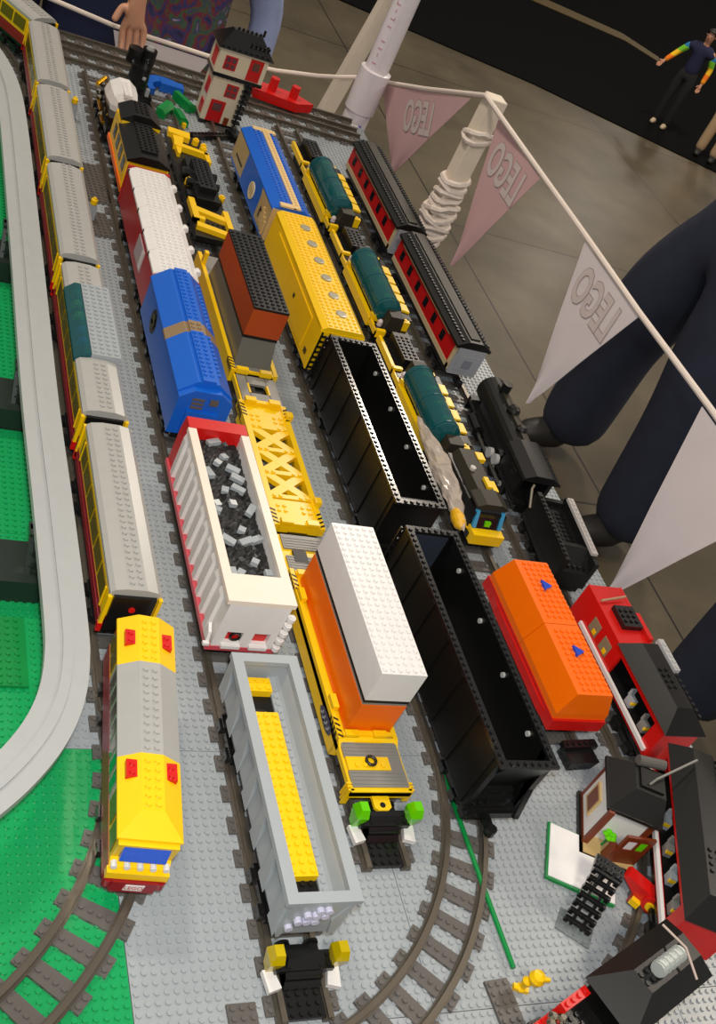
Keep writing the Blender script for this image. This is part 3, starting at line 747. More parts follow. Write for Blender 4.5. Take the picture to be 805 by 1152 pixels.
# grey walkway plate between the two yellow wagons
def deck_bridge(y0, y1, label):
    t = thing('deck_wagon', label, 'train wagon', (18.0, (y0 + y1) / 2, 0))
    L = (y1 - y0) / 2
    b = MB(); b.box(-3.4, -1.6, -L, L, 3.9, 4.3); b.box(1.6, 3.4, -L, L, 3.9, 4.3); b.box(-1.7, 1.7, -L, -L * .3, 3.9, 4.3); b.box(-1.7, 1.7, L * .4, L, 3.9, 4.3)
    b.build('deck', MGREY, t)
    b = MB(); b.box(-3.7, -3.3, -L, L, 3.4, 4.3); b.box(1.5, 1.8, -L * .3, L * .4, 3.8, 4.4); b.box(-1.8, -1.5, -L * .3, L * .4, 3.8, 4.4); b.build_each('edge', YEL, t)
    b = MB(); b.box(-1.4, 1.4, -2, 2, 2.2, 3.6); b.box(-2.9, 2.9, -1.5, 1.5, 1.25, 3.3); b.box(-2.5, -.5, -.6, .8, 3.6, 4.1); b.build('coupler_block', BLACK, t)
deck_bridge(72.9, 79.5, 'short grey deck between the truss wagon and the rust container wagon')

# ------------------------------------------------------------------ flat wagon with the dark grey and rust container
def rust_wagon():
    t = thing('flat_wagon', 'yellow edged flat wagon under the dark grey and rust container', 'train wagon', (18.0, 97.0, 0))
    h = 17.0
    b = MB(); b.box(-3.3, 3.3, -h, h, 3.4, 4.3); b.build('deck', MGREY, t)
    b = MB(); b.box(-4.0, -3.3, -h, h, 2.4, 4.8); b.box(3.3, 4.0, -h, h, 2.4, 4.8)
    b.box(-3.3, 3.3, -h, -h + .5, 3.4, 4.7)
    for x in (-2.2, 1.8): b.box(x - 1.0, x + 1.0, -h - .3, -h + .6, 4.3, 5.2)
    b.box(-3.9, -3.2, h - 4, h - 3, 4.5, 7.0)
    b.build('side_rail', YEL, t)
    bogies(t, (-12, 12))
    b = MB()
    for k in range(4): b.prism([(-4.0, -h + .6 + k * .8), (-3.35, -h + .2 + k * .8), (-3.35, -h + .5 + k * .8), (-4.0, -h + .9 + k * .8)], 'z', 4.8, 4.84)
    b.build_each('hazard_stripe', SOFTBLACK, t)
    stripe_boxes(t, -4.03, (-h + .3,), 3.9, -1)
    c = thing('container', 'container with dark grey base, rust sides and black studded roof', 'container', (18.0, 94.8, 4.36))
    H = 11.4
    b = MB(); b.frus((-3.1, 3.1, -H - 1.4, H + 1.0), 0, (-2.9, 2.9, -H + .2, H - .2), 4.4); b.build('lower_shell', mat('container grey plastic', (100, 98, 90), .35), c)
    b = MB(); b.box(-2.95, 2.95, -H + .1, H - .1, 4.4, 5.0); b.build('black_band', SOFTBLACK, c)
    b = MB(); b.box(-3, 3, -H, H, 5.0, 9.9); b.build('upper_shell', RUST, c)
    b = MB(); b.box(-3, 3, -H, H, 9.9, 10.3); b.studs(rng(-3, 3), rng(-11, 11), 10.3); b.build('roof', SOFTBLACK, c)
rust_wagon()

# ------------------------------------------------------------------ black and yellow machinery wagon
def machinery_wagon():
    t = thing('machinery_wagon', 'low black wagon with yellow brackets and machinery beside the red boxcar', 'train wagon', (18.6, 140.0, 0), 0)
    h = 20.0
    bogies(t, (-13, 13))
    b = MB(); b.box(-3.8, 3.8, -h, h, 3.4, 4.5); b.studs(rng(-3, 3), rng(-18, -14), 4.5); b.build('deck', SOFTBLACK, t)
    b = MB()
    b.prism([(-3.5, -h + 2.2), (3.2, -h + .6), (3.5, -h + 2.0), (-3.2, -h + 3.8)], 'z', 4.5, 5.4)
    b.prism([(-3.5, -h + 8.0), (3.8, -h + 5.6), (3.9, -h + 7.2), (-3.0, -h + 9.6)], 'z', 4.5, 5.4)
    b.box(-3.7, -2.5, -h + 4.9, -h + 12.2, 4.5, 5.5); b.box(2.8, 3.9, -h + 3.6, -h + 9.8, 4.5, 5.5); b.box(-3.7, -1.4, -h + 4.9, -h + 6, 4.5, 5.4)
    b.build_each('bracket', YEL, t)
    b = MB(); b.prism([(-3.4, h - 7.6), (3.6, h - 8.6), (3.7, h - 7.6), (-3.2, h - 6.0)], 'z', 4.5, 5.6); b.box(2.9, 3.9, h - 11.6, h - 7.6, 4.5, 5.6)
    b.prism([(-3.8, h - 2.4), (.6, h - 3.4), (1.0, h - .6), (-3.6, h - .2)], 'z', 4.5, 5.6); b.prism([(-3.0, h - 10.5), (-2.4, h - 10.5), (-.6, h - 3.0), (-3.0, h - 3.0)], 'z', 4.5, 5.4)
    for (x, y) in ((2.0, h - 3), (3.2, h - 6), (3.4, h - 4.6), (-2.4, -1.0), (3.6, -5.0)): b.lathe([(.7, 4.5), (.7, 5.6), (.4, 5.6), (.4, 5.9)], 10, (x, y, 0))
    b.build_each('bracket', YEL, t)
    b = MB(); b.box(-2.2, 2.6, -8.5, 8, 4.5, 6.0); b.box(-3.4, 3.5, -6.5, -4.5, 4.5, 5.2); b.box(-1.5, 2.0, -6, 5, 6.0, 7.2)
    b.studs((-.9, .1, 1.1), rng(-5, 5), 7.2); b.cyl((-3.2, 2, 5.4), (3.6, 2, 5.4), 1.0, 12); b.cyl((-3.0, -2, 5.6), (3.4, -2, 5.6), .8, 12); b.build('machine', BLACK, t)
machinery_wagon()

# ------------------------------------------------------------------ black gondolas
PANELBLK = mat('gondola black plastic', (15, 15, 14), .34, noise=.02, spec=.3)
def gondola(label, y0, y1, near):
    L = (y1 - y0) / 2; h = L
    t = thing('gondola', label, 'train wagon', (32.0, (y0 + y1) / 2, 0))
    bogies(t, (-h + 6, h - 6)); coupling(t, (-h - .4, h + .6))
    MB().box(-3.4, 3.4, -h, h, 3.4, 4.4).build('underframe', BLACK, t)
    b = MB()
    for sx in (-1, 1): b.box(min(sx * 3.2, sx * 4.0), max(sx * 3.2, sx * 4.0), -h + .8, h, 4.4, 13.6)
    b.box(-3.2, 3.2, -h + 3.4, h, 4.4, 5.2); b.box(-3.2, 3.2, h - .8, h, 5.2, 13.6)
    if near: b.prism([(-h + 3.0, 5.0), (-h + 3.8, 5.0), (-h + .8, 13.6), (-h, 13.6)], 'x', -3.2, 3.2)
    else: b.box(-3.2, 3.2, -h + .8, -h + 1.6, 5.2, 13.6)
    b.build('body', PANELBLK, t)
    b = MB()
    for sx in (-1, 1):
        b.box(sx * 3.6 - .5, sx * 3.6 + .5, -h, h, 13.5, 13.9); b.studs((sx * 3.6,), rng(-math.floor(h), math.floor(h)), 13.9)
    for y in (-h + .5, h - .5): b.box(-3.1, 3.1, y - .5, y + .5, 13.5, 13.9); b.studs(rng(-3, 3), (y,), 13.9)
    b.build('rim', BLACK, t)
    for sx in (-1, 1):
        b = MB(); n = 7
        for k in range(n):
            y = -h + 2 + k * (2 * h - 4) / (n - 1); b.box(sx * 4.08 - .1, sx * 4.08 + .1, y - .35, y + .35, 4.4, 13.5)
        b.build_each('side_rib', PANELBLK, t)
    b = MB()
    for k in range(4):
        y = -h + 6 + k * (2 * h - 12) / 3; b.lathe([(.36, 0), (.36, -.3)], 10, (3.2, y, 12.2), 'x')
    b.build_each('rivet', mat('pale grey rivet', (170, 170, 168), .3), t, label='pale round rivet inside the wall')
    # end ladders with bright rungs
    b = MB()
    sy = 1
    for x in (-4.3, -2.6): b.box(x - .15, x + .15, h + .1, h + .4, 4.6, 13.2)
    for k in range(6): b.box(-4.3, -2.6, h + .1, h + .4, 5.2 + k * 1.4, 5.5 + k * 1.4)
    b.build('ladder', BLACK, t)
    if near:
        b = MB()
        for k in range(5): b.box(-3.9, 3.3 - k * .2, -h + .2 + k * .55, -h + 1.4 + k * .55, 4.0 + k * .8 - .8, 4.0 + k * .8)
        b.studs(rng(-3.6, -.6), (-h + .8, -h + 1.9, -h + 2.7), 5.6); b.studs(rng(-3.6, 2), (-h + .7,), 4.0)
        for x in (3.6,):
            b.prism([(-h - .3, 3.6), (-h + .7, 3.6), (-h + 3.2, 13.4), (-h + 2.0, 13.4)], 'x', x - .4, x + .4)
        b.build('end_steps', BLACK, t)
        b = MB(); b.box(-2.7, 2.7, h - 1.0, h - .8, 7.5, 13.2); b.build('end_reflection', mat('painted bluish reflection', (46, 52, 62), .15), t, label='bluish reflection painted as a glossy sheet on the inner end wall')  # blue-grey reflection inside the far end, painted as a coloured sheet
gondola('large black gondola beside the white topped container', -.3, 38.2, True)
gondola('black gondola with studded rim directly in front of the yellow boxcar', 42.6, 81.2, False)

# ------------------------------------------------------------------ yellow boxcar
def yellow_boxcar():
    t = thing('boxcar', 'yellow boxcar with a row of grey discs on its studded roof', 'train wagon', (32.0, 103.0, 0))
    h = 18.2; w = 3.9
    bogies(t, (-12, 12)); coupling(t, (h,))
    MB().box(-3, 3, -h, h, 3.4, 4.2).build('underframe', BLACK, t)
    b = MB(); b.box(-w, w, -h, h, 4.2, 12.0); b.box(-w - .15, -w, -h + 5, h - 5, 5.0, 11.0); b.box(w, w + .15, -h + 5, h - 5, 5.0, 11.0); b.box(-w - .1, w + .1, -h - .1, -h + .6, 4.2, 12.0); b.build('wall', YEL, t)
    b = MB(); b.prism([(-w, 11.9), (w, 11.9), (w, 12.3), (3.0, 12.9), (-3.0, 12.9), (-w, 12.3)], 'y', -h, h); 
    xs = rng(-3, 3); ys = rng(-18, 18)
    discs = [(.5, -13.5 + 5.4 * k) for k in range(6)]
    for x in xs:
        for y in ys:
            if all((x - a) ** 2 + (y - c) ** 2 > 1.7 for a, c in discs): b.studs((x,), (y,), 12.9)
    b.build('roof', YEL, t)
    for (a, c) in discs:
        b = MB(); b.lathe([(.98, 12.85), (.98, 13.1), (.7, 13.12)], 18, (a, c, 0)); b.build('roof_disc', mat('beige grey disc', (150, 144, 120), .3), t, label='beige grey roof disc')
    b = MB()
    for x in (-w + .3,): 
        for k in range(3): b.box(-w - .12, -w, -h + 2, -h + 3.2, 5.6 + k * .35, 5.75 + k * .35)
    b.box(-w - .2, -w - .05, -h + 14.5, -h + 15.3, 8.2, 9.0)
    b.build('side_marking', BROWNBLACK, t)
    b = MB(); b.box(-w + .2, w - .4, -h - .16, -h - .1, 11.0, 11.1); b.build('end_line', BROWNBLACK, t)
    b = MB()
    for x in (-w + .1, -w + 1.5): b.box(x - .12, x + .12, -h - .6, -h - .3, 4.3, 12)
    for k in range(7): b.box(-w, -w + 1.6, -h - .6, -h - .3, 4.8 + k * 1.05, 5.1 + k * 1.05)
    b.build('ladder', SOFTBLACK, t)
yellow_boxcar()

# ------------------------------------------------------------------ blue and tan boxcar
def tan_boxcar():
    t = thing('boxcar', 'blue boxcar with tan side panels and a tan stripe along its roof', 'train wagon', (32.4, 140.4, 0))
    h = 15.8; w = 3.9
    bogies(t, (-10, 10)); coupling(t, (h,))
    MB().box(-3, 3, -h, h, 3.4, 4.2).build('underframe', BLACK, t)
    b = MB(); b.box(-w, w, -h, h, 4.2, 10.9); b.build('wall', BLUE, t)
    TP = mat('tan panel plastic', (178, 152, 104), .35)
    for sx in (-1, 1):
        b = MB(); b.prism([(-h + .1, 4.9), (-h + 7.6, 4.9), (-h + 7.6, 9.0), (-h + 8.2, 10.9), (-h + .1, 10.9)], 'x', sx * w - .1, sx * w + .1); b.build('side_panel', TP, t, label='tan side panel')
        b = MB(); b.box(sx * w - .1, sx * w + .1, h - 9.6, h - .1, 4.9, 10.9); b.build('side_panel', TP, t, label='tan side panel')
        b = MB(); pts = [(-2.2 + 1.9 * math.cos(2 * PI * i / 20), 7.0 + 1.7 * math.sin(2 * PI * i / 20)) for i in range(20)]; b.prism(pts, 'x', sx * w - .14, sx * w + .14); e = b.build('emblem', mat('cream emblem', (226, 206, 160), .4), t, label='cream oval emblem')
        b = MB()
        for k in range(3): b.box(sx * w - .18, sx * w + .18, -3.3 + k * .9, -2.9 + k * .9, 5.9 + .3 * k, 7.8 + .2 * k)
        b.build('emblem_mark', TP, e)
    b = MB(); b.box(-w - .14, -w - .08, -h + 5.2, -h + 5.8, 6.0, 8.2); b.box(-w - .14, -w - .08, -h + 4.4, -h + 5.4, 7.5, 8.0); b.box(-w - .14, -w - .08, h - 8.4, h - 2.8, 6.5, 7.0); b.build('side_marking', BROWNBLACK, t)
    b = MB(); b.prism([(-w - .1, 10.8), (w + .1, 10.8), (w + .1, 11.1), (2.2, 12.0), (-2.2, 12.0), (-w - .1, 11.1)], 'y', -h, h)
    b.studs((-1.8, -.8), rng(-15, 15), 12.0); b.studs((2.0,), rng(-15, 15), 12.0); b.build('roof', BLUE, t)
    b = MB(); b.box(.1, 1.5, -h - .1, h + .1, 11.95, 12.3); b.box(-1.9, 3.0, h - 1.3, h + .1, 11.9, 12.25); b.box(-2.6, .5, -h - .1, -h + 1.2, 11.9, 12.25); b.studs((.8,), rng(-15, 15), 12.3); b.build('roof_stripe', mat('light tan plastic', (222, 190, 132), .35), t, label='light tan roof stripe')
    b = MB(); b.box(-w, w, -h - .15, -h, 4.3, 11.2); 
    for k in range(4): b.box(-w - .5, -w + .1, -h + .3 + k * .9, -h + .8 + k * .9, 5.2 + k * .35, 7.8 + k * .5)
    b.build('end_wall', TAN, t)
tan_boxcar()

# ------------------------------------------------------------------ tank train
def tank_wagon(y0, y1, label, dbl):
    L = (y1 - y0) / 2; h = L
    t = thing('tank_wagon', label, 'train wagon', (49.6, (y0 + y1) / 2, 0), 0, 'teal tank wagons')
    bogies(t, (-h + 4.5, h - 4.5)); coupling(t, (-h, h))
    b = MB(); b.box(-2.9, 3.6, -h, h, 3.4, 4.4); b.box(1.75, 3.9, -h + 3, h - 3, 4.4, 6.9); b.studs((1.0, 3.4), rng(-h + 3, h - 3), 6.6 if False else 4.4); b.box(-3.4, 3.6, -h, -h + 2.6, 4.4, 4.9); b.box(-3.4, 3.6, h - 2.6, h, 4.4, 4.9); b.build('frame', BLACK, t)
    b = MB(); b.box(-3.9, -2.9, -h + 4.5, h - 4.5, 3.2, 4.9); b.box(-3.7, -3.2, -h, -h + 4.8, 3.9, 4.9); b.box(-3.7, -3.2, h - 4.8, h, 3.9, 4.9)
    b.box(-3.7, -1.9, -h - .1, -h + .7, 3.9, 5.4); b.box(-3.7, -1.9, h - .7, h + .1, 3.9, 5.4); b.box(-3.7, -2.0, -h + 4.2, -h + 5.2, 4.6, 5.9); b.box(-3.7, -2.0, h - 5.2, h - 4.2, 4.6, 5.9); b.build('side_sill', YEL, t)
    r = 2.65; a = h - 4.4
    b = MB(); b.lathe([(.5, -a - .9), (1.6, -a - .6), (r, -a), (r, a), (1.6, a + .6), (.5, a + .9)], 24, (-.9, 0, 6.9), 'y'); b.build('tank', TEAL, t, smooth=False, label='clear teal tank')
    b = MB()
    for y in (-a * .9, 0, a * .9): b.lathe([(r + .08, y - .15), (r + .08, y + .15)], 24, (-.9, 0, 6.9), 'y')
    b.build_each('tank_band', mat('teal band plastic', (14, 78, 84), .15), t)
    b = MB(); b.lathe([(1.3, -a + 1), (1.3, a - 1)], 14, (-.9, 0, 6.4), 'y'); 
    b.build('tank_core', mat('dark green core', (22, 62, 48), .3), t)
    b = MB()
    for k in range(4): b.box(-1.3, 0.1, -a + 2 + k * a * .5, -a + 2.8 + k * a * .5, 7.8, 8.6)
    b.build_each('tank_fitting', mat('lime plastic', (130, 160, 30), .3), t)
    b = MB()
    for sy in (-1, 1): b.prism([(-1.9, 4.9), (1.6, 4.9), (1.2, 8.0), (-1.5, 8.0)], 'y', min(sy * (a + .7), sy * (h - 1.2)), max(sy * (a + .7), sy * (h - 1.2)))
    b.build_each('end_block', BROWNBLACK, t)
    n = 5 if not dbl else 4
    for k in range(n):
        y = -a + 1 + (2 * a - 2) * (k + .5) / n; q = (2 * a - 2) / n * .36
        b = MB()
        if dbl: b.box(1.8, 2.75, y - q, y + q, 6.9, 7.3); b.box(2.85, 3.85, y - q, y + q, 6.85, 7.25)
        else: b.prism([(1.8, y - q), (3.9, y - q * 1.5), (3.9, y + q * .7), (1.8, y + q)], 'z', 6.9, 7.3)
        b.build_each('walkway_tile', YEL, t)
    for sy in (-1, 1):
        b = MB(); b.box(1.8, 3.2, sy * (a + 1.6) - .7, sy * (a + 1.6) + .7, 5.0, 6.9); b.studs((2.4,), (sy * (a + 1.6),), 6.9); b.build('end_tile', YEL, t)
        b = MB(); b.lathe([(.5, 4.9), (.5, 5.8), (.3, 6.1)], 10, (-2.4, sy * (h - 2.6), 0)); b.build('end_valve', mat('pale valve plastic', (206, 190, 190), .3), t)
tank_wagon(64.5, 89, 'teal tank wagon with double yellow tiles, directly behind the black and yellow engine', True)
tank_wagon(99.5, 126, 'teal tank wagon with slanted yellow tiles, in the middle of the tank train', False)
tank_wagon(135.5, 162, 'teal tank wagon with slanted yellow tiles, farthest from the black and yellow engine', False)
def tank_tender(y0, y1, label):
    t = thing('link_wagon', label, 'train wagon', (49.8, (y0 + y1) / 2, 0)); h = (y1 - y0) / 2
    b = MB(); b.box(-2.9, 3.2, -h, h, 3.4, 4.6); b.box(-1.6, 1.6, -h + .5, h - .5, 4.6, 6.4); b.box(-2.4, 2.4, -h + 1.2, h - 1.2, 1.3, 3.4); b.studs((-2.4, 2.4), rng(-h + 1, h - 1), 4.6); b.studs((-1, 0, 1), rng(-h + 1, h - 1), 6.4); b.build('body', SOFTBLACK, t)
    b = MB(); b.box(-3.6, -2.9, -h, h, 3.6, 4.8); b.build('side_sill', YEL, t)
tank_tender(89.6, 98.9, 'short black link wagon with a yellow sill between the near and middle tank wagons')
tank_tender(126.6, 134.9, 'short black link wagon with a yellow sill between the middle and far tank wagons')
tank_tender(162.6, 172, 'short black end wagon with a yellow sill behind the last tank wagon')

def tank_engine():
    t = thing('diesel_engine', 'black engine with yellow nose bumper and dark windscreen in front of the teal tanks', 'train engine', (50.0, 55.8, 0))
    h = 8.0
    bogies(t, (-4, 4.4))
    b = MB(); b.box(-3, 3, -h + 1, h, 3.4, 4.4); b.box(-2.9, 2.9, -h + 2.2, h, 4.4, 7.6); b.build('body', BLACK, t)
    b = MB(); b.box(-2.8, 2.8, -h - .2, -h + 2.2, 3.3, 5.2); b.box(-3, 3, -h + 2, -h + 3, 3.4, 4.6); b.build('nose', YEL, t)
    b = MB(); b.prism([(-h + 1.4, 5.2), (-h + 2.6, 5.2), (-h + 3.6, 8.3), (-h + 2.9, 8.3)], 'x', -2.6, 2.6); b.build('windscreen', GLASSD, t)
    for x, m in ((-2.4, 'clear light blue plastic'), (2.2, 'clear light blue plastic')):
        b = MB(); b.prism([(-h + 1.2, 5.4), (-h + 1.8, 5.4), (-h + 2.9, 7.9), (-h + 2.3, 7.9)], 'x', x - .3, x + .3); b.build('corner_light', mat(m, (70, 170, 220), .08, trans=.3, noise=0), t, label='clear light blue corner light')
    b = MB(); b.box(-.6, .4, -h + 1.5, -h + 2.0, 5.6, 6.4); b.build('cab_lever', TGRN, t)
    b = MB(); b.prism([(-2.8, 8.2), (2.8, 8.2), (2.8, 8.6), (1.4, 9.2), (-1.4, 9.2), (-2.8, 8.6)], 'y', -h + 2.6, -h + 6.2); b.prism([(-2.2, 7.6), (2.0, 7.6), (1.4, 8.9), (-1.5, 8.9)], 'y', -h + 6.2, h); b.build('roof', BROWNBLACK, t)
    b = MB(); b.box(.2, 1.0, -h + 6.6, -h + 9.0, 8.9, 9.4); b.box(2.0, 2.9, -h + 7, -h + 9.4, 7.6, 8.4); b.box(1.2, 2.6, h - 2.4, h - .6, 8.3, 9.1); b.build_each('roof_tile', YEL, t)
    b = MB(); b.lathe([(.5, 8.8), (.5, 9.4)], 10, (-.9, 3, 0)); b.box(-2.9, -2.5, 1.5, 3.4, 5.2, 7.2); b.build('vent', mat('pale grey vent', (178, 172, 166), .4), t)
tank_engine()

# plastic bag on the tank train's yellow sill
def bag():
    import mathutils.noise as mn
    b = MB(); n = 16; m = 26; vs = []; fs = []
    for j in range(m + 1):
        v = j / m
        r = math.sin(PI * min(max(v, .001), .999)) ** .6
        for i in range(n):
            a = 2 * PI * i / n
            x = 1.6 * r * math.cos(a); y = (v - .5) * 27; z = 1.35 * r * math.sin(a)
            k = mn.noise(Vector((x * 1.1, y * .55, z * 1.1))) * .9
            vs.append((x * (1 + k * .5) + .7 * math.sin(v * 3.1), y, z * (1 + k * .6) + k * .3))
    for j in range(m):
        for i in range(n): fs.append((j * n + i, j * n + (i + 1) % n, (j + 1) * n + (i + 1) % n, (j + 1) * n + i))
    b.add(vs, fs)
    t = thing('plastic_bag', 'crumpled clear plastic bag draped beside the black and yellow engine', 'bag', (44.3, 59.6, 6.9), R(-2))
    b.build('film', mat('crumpled clear film', (206, 192, 178), .18, alpha=.55, noise=0), t)
    c = MB(); c.lathe([(.4, -2.2), (1.0, -1.4), (1.1, 0), (.8, 1.4), (.3, 2.2)], 14, (0, -10.5, -.1), 'y'); c.build('packet', mat('ochre packet', (224, 170, 20), .4), t, label='yellow packet inside the bag')
bag()

# ------------------------------------------------------------------ orange and red wagon
def orange_wagon():
    t = thing('covered_wagon', 'red wagon with a bright orange two part hood marked by blue triangles', 'train wagon', (50.5, 25.8, 0))
    h = 12.6; w = 4.3
    bogies(t, (-8, 8))
    b = MB(); b.box(-w - .1, w + .1, -h - .4, h + .4, 3.6, 5.6); b.prism([(-w - .3, -h + 3), (-w, -h + 1), (-w, h - 2), (-w - .3, h - 5)], 'z', 3.6, 5.0); b.build('base', RED, t)
    def hood(a, c, front):
        b = MB(); lo = 5.6; hi = 10.3
        fa = 1.4 if front < 0 else 0; fc = .6 if front > 0 else 0
        vs = [(-w, a, lo), (w, a, lo), (w, c, lo), (-w, c, lo), (-w, a, 6.6), (w, a, 6.6), (w, c, 6.6), (-w, c, 6.6),
              (-2.9, a + fa * .3, hi), (2.9, a + fa * .3, hi), (2.9, c - fc, hi), (-2.9, c - fc, hi)]
        b.add(vs, [(0, 3, 2, 1), (0, 1, 5, 4), (1, 2, 6, 5), (2, 3, 7, 6), (3, 0, 4, 7), (4, 5, 9, 8), (5, 6, 10, 9), (6, 7, 11, 10), (7, 4, 8, 11), (8, 9, 10, 11)])
        b.studs(rng(-2, 3) if True else 0, rng(a + .8, a + .8 + int(c - a - 1.2)), hi)
        return b.build('hood', ORANGE, t)
    hood(-h, -.06, -1); hood(.06, h, 1)
    for y in (-5.0, 7.0):
        b = MB(); b.prism([(-.2, y - .9), (1.3, y - .1), (-.1, y + 1.0)], 'z', 10.3, 10.75); b.build('triangle', mat('blue triangle plastic', (20, 70, 190), .25), t, label='blue triangle on the hood')
orange_wagon()
def black_wedge():
    t = thing('coupling_block', 'small black studded block on the grey plate in front of the orange wagon', 'block', (51.8, 10.3, 0), R(4))
    b = MB(); b.prism([(-2.2, 0.22), (1.8, 0.22), (2.6, 1.8), (-2.2, 1.8)], 'y', -1.4, 1.6); b.box(-2.6, 3.0, .6, 1.8, 1.8, 2.6); b.studs(rng(-2.4, 2.6), (1.2,), 2.6); b.build('block', BLACK, t)
black_wedge()

# ------------------------------------------------------------------ red and tan coaches
TRIM = mat('tan trim plastic', (188, 168, 130), .4)
CRED = mat('coach red plastic', (186, 20, 22), .3)
def red_coach(y0, y1, label):
    h = (y1 - y0) / 2
    t = thing('red_coach', label, 'train coach', (61.8, (y0 + y1) / 2, 0))
    bogies(t, (-h + 6, h - 6)); coupling(t, (-h - .8,))
    MB().box(-2.8, 2.8, -h + .5, h - .5, 3.4, 4.4).build('underframe', BLACK, t)
    b = MB(); b.box(-3, 3, -h, h, 4.4, 9.6); b.build('wall', CRED, t)
    b = MB()
    b.box(-3.1, 3.1, -h, h, 4.4, 5.4); b.box(-3.1, 3.1, -h + 4.5, h - 2, 8.9, 9.7); b.box(-3.1, 3.1, -h - .05, -h + .9, 4.4, 9.7); b.build('trim', TRIM, t, label='tan trim strips')
    for sx in (-1, 1):
        for k in range(6):
            y = -h + 6.5 + k * (2 * h - 10) / 5
            MB().box(sx * 3.02 - .08, sx * 3.02 + .08, y - .8, y + .8, 6.4, 8.3).build('window', GLASSD, t)
    b = MB(); b.box(-2.9, 2.9, -h - .7, -h, 4.0, 9.7); b.box(-2.2, 2.2, -h - .85, -h - .7, 5, 8.2); b.build('end_wall', mat('coach end grey', (150, 152, 158), .35), t, label='grey end wall')
    b = MB(); b.box(-.9, .9, -h - .92, -h - .84, 5.6, 7.4); b.build('end_door', mat('coach end blue grey', (120, 124, 136), .35), t)
    b = MB(); b.prism([(-3.6, 9.6), (3.6, 9.6), (3.6, 10.1), (1.4, 11.2), (-1.4, 11.2), (-3.6, 10.1)], 'y', -h - .6, h + .4)
    b.studs((-2.4,), rng(-h, h), 10.7, h=.25); b.studs((2.4,), rng(-h, h), 10.7, h=.25); b.studs((3.2,), rng(-h, h), 10.35, h=.25); b.build('roof', SOFTBLACK, t)
    b = MB(); b.box(-1.0, 1.0, -h + .4, h - .4, 11.15, 11.45); b.build('roof_walk', BROWNBLACK, t, label='brown roof walk')
red_coach(93, 129.5, 'red and tan coach with black roof and grey end, directly behind the black steam engine')
red_coach(133, 168, 'red and tan coach with black roof at the far end, beside the white pipe')

# ------------------------------------------------------------------ steam engine and tender
def steam():
    t = thing('steam_engine', 'black steam engine with a brown strip along its boiler, ahead of the red coaches', 'train engine', (63.2, 71.5, 0), R(-4))
    h = 14.5
    b = MB(); b.box(-2.6, 2.6, -h, h, 3.0, 4.2); b.box(-3.4, 3.4, -h, h - 2, 4.2, 4.7); b.build('frame', BLACK, t)
    for sx in (-1, 1):
        for y in (-8, -3.6, .8):
            b = MB(); b.cyl((sx * 2.2, y, 2.95), (sx * 2.9, y, 2.95), 1.75, 18); w = b.build('driving_wheel', SOFTBLACK, t)
            MB().cyl((sx * 2.9, y, 2.95), (sx * 3.1, y, 2.95), .5, 10).build('wheel_hub', mat('pale grey hub', (150, 148, 144), .35), w)
        for y in (5.6, 9.2):
            MB().cyl((sx * 2.2, y, 2.3), (sx * 2.7, y, 2.3), 1.1, 14).build('pilot_wheel', SOFTBLACK, t)
        b = MB(); b.cyl((sx * 3.4, 5, 3.3), (sx * 3.4, 9, 3.3), 1.1, 14); b.build('cylinder', BLACK, t)
        b = MB(); b.box(sx * 3.3 - .15, sx * 3.3 + .15, -8, 6, 2.8, 3.2); b.build('side_rod', mat('dull steel rod', (120, 118, 112), .3, metal=.6), t)
    b = MB()
    for (y, z) in ((-4.0, 4.8), (-1.6, 4.2)): b.cyl((-3.9, y, z), (-3.2, y, z), .95, 16)
    b.build('disc_plate', mat('light grey disc', (172, 172, 172), .35), t, label='pair of light grey discs')
    b = MB(); b.cyl((0, -5, 7), (0, h - .6, 7), 2.6, 20); b.cyl((0, h - .6, 7), (0, h - .1, 7), 2.2, 20)
    b.cyl((0, 9.6, 9.2), (0, 9.6, 11.4), .9, 14); b.lathe([(1.2, 9.2), (1.2, 10), (.9, 10.6), (.3, 10.9)], 14, (0, 4, 0)); b.lathe([(1.0, 9.2), (1.0, 10), (.5, 10.5)], 14, (0, -1, 0)); b.build('boiler', SOFTBLACK, t)
    b = MB(); b.box(-.6, .6, -5, h - 3, 9.4, 9.9); b.build('boiler_strip', BROWNBLACK, t, label='brown strip on top of the boiler')
    b = MB(); b.box(-2.7, -1.6, -4, 10, 4.7, 6.6); b.studs((-2.2,), rng(-4, 10), 6.6); b.box(1.8, 2.9, -4, 10, 4.7, 7.0); b.studs((2.3,), rng(-4, 10), 7.0); b.build('running_board', BLACK, t)
    b = MB(); b.box(-3.1, -2.4, -h + 2, -5, 4.7, 8.8); b.box(2.4, 3.1, -h + 2, -5, 4.7, 8.8); b.box(-3, 3, -5.6, -5, 4.7, 9.4); b.prism([(-3.6, 8.8), (3.6, 8.8), (3.4, 9.3), (1.6, 10.2), (-1.6, 10.2), (-3.4, 9.3)], 'y', -h + .8, -4.4); b.studs((2.6,), rng(-13, -5), 9.6); b.build('cab', SOFTBLACK, t)
    for sx in (-1, 1): MB().box(sx * 3.08 - .06, sx * 3.08 + .06, -10.6, -7.2, 6.4, 8.2).build('cab_window', GLASSD, t)
    b = MB(); b.prism([(-2.6, h - .2), (2.6, h - .2), (1.4, h + 2.0), (-1.4, h + 2.0)], 'z', 1.5, 3.2); b.build('cowcatcher', BLACK, t)
steam()
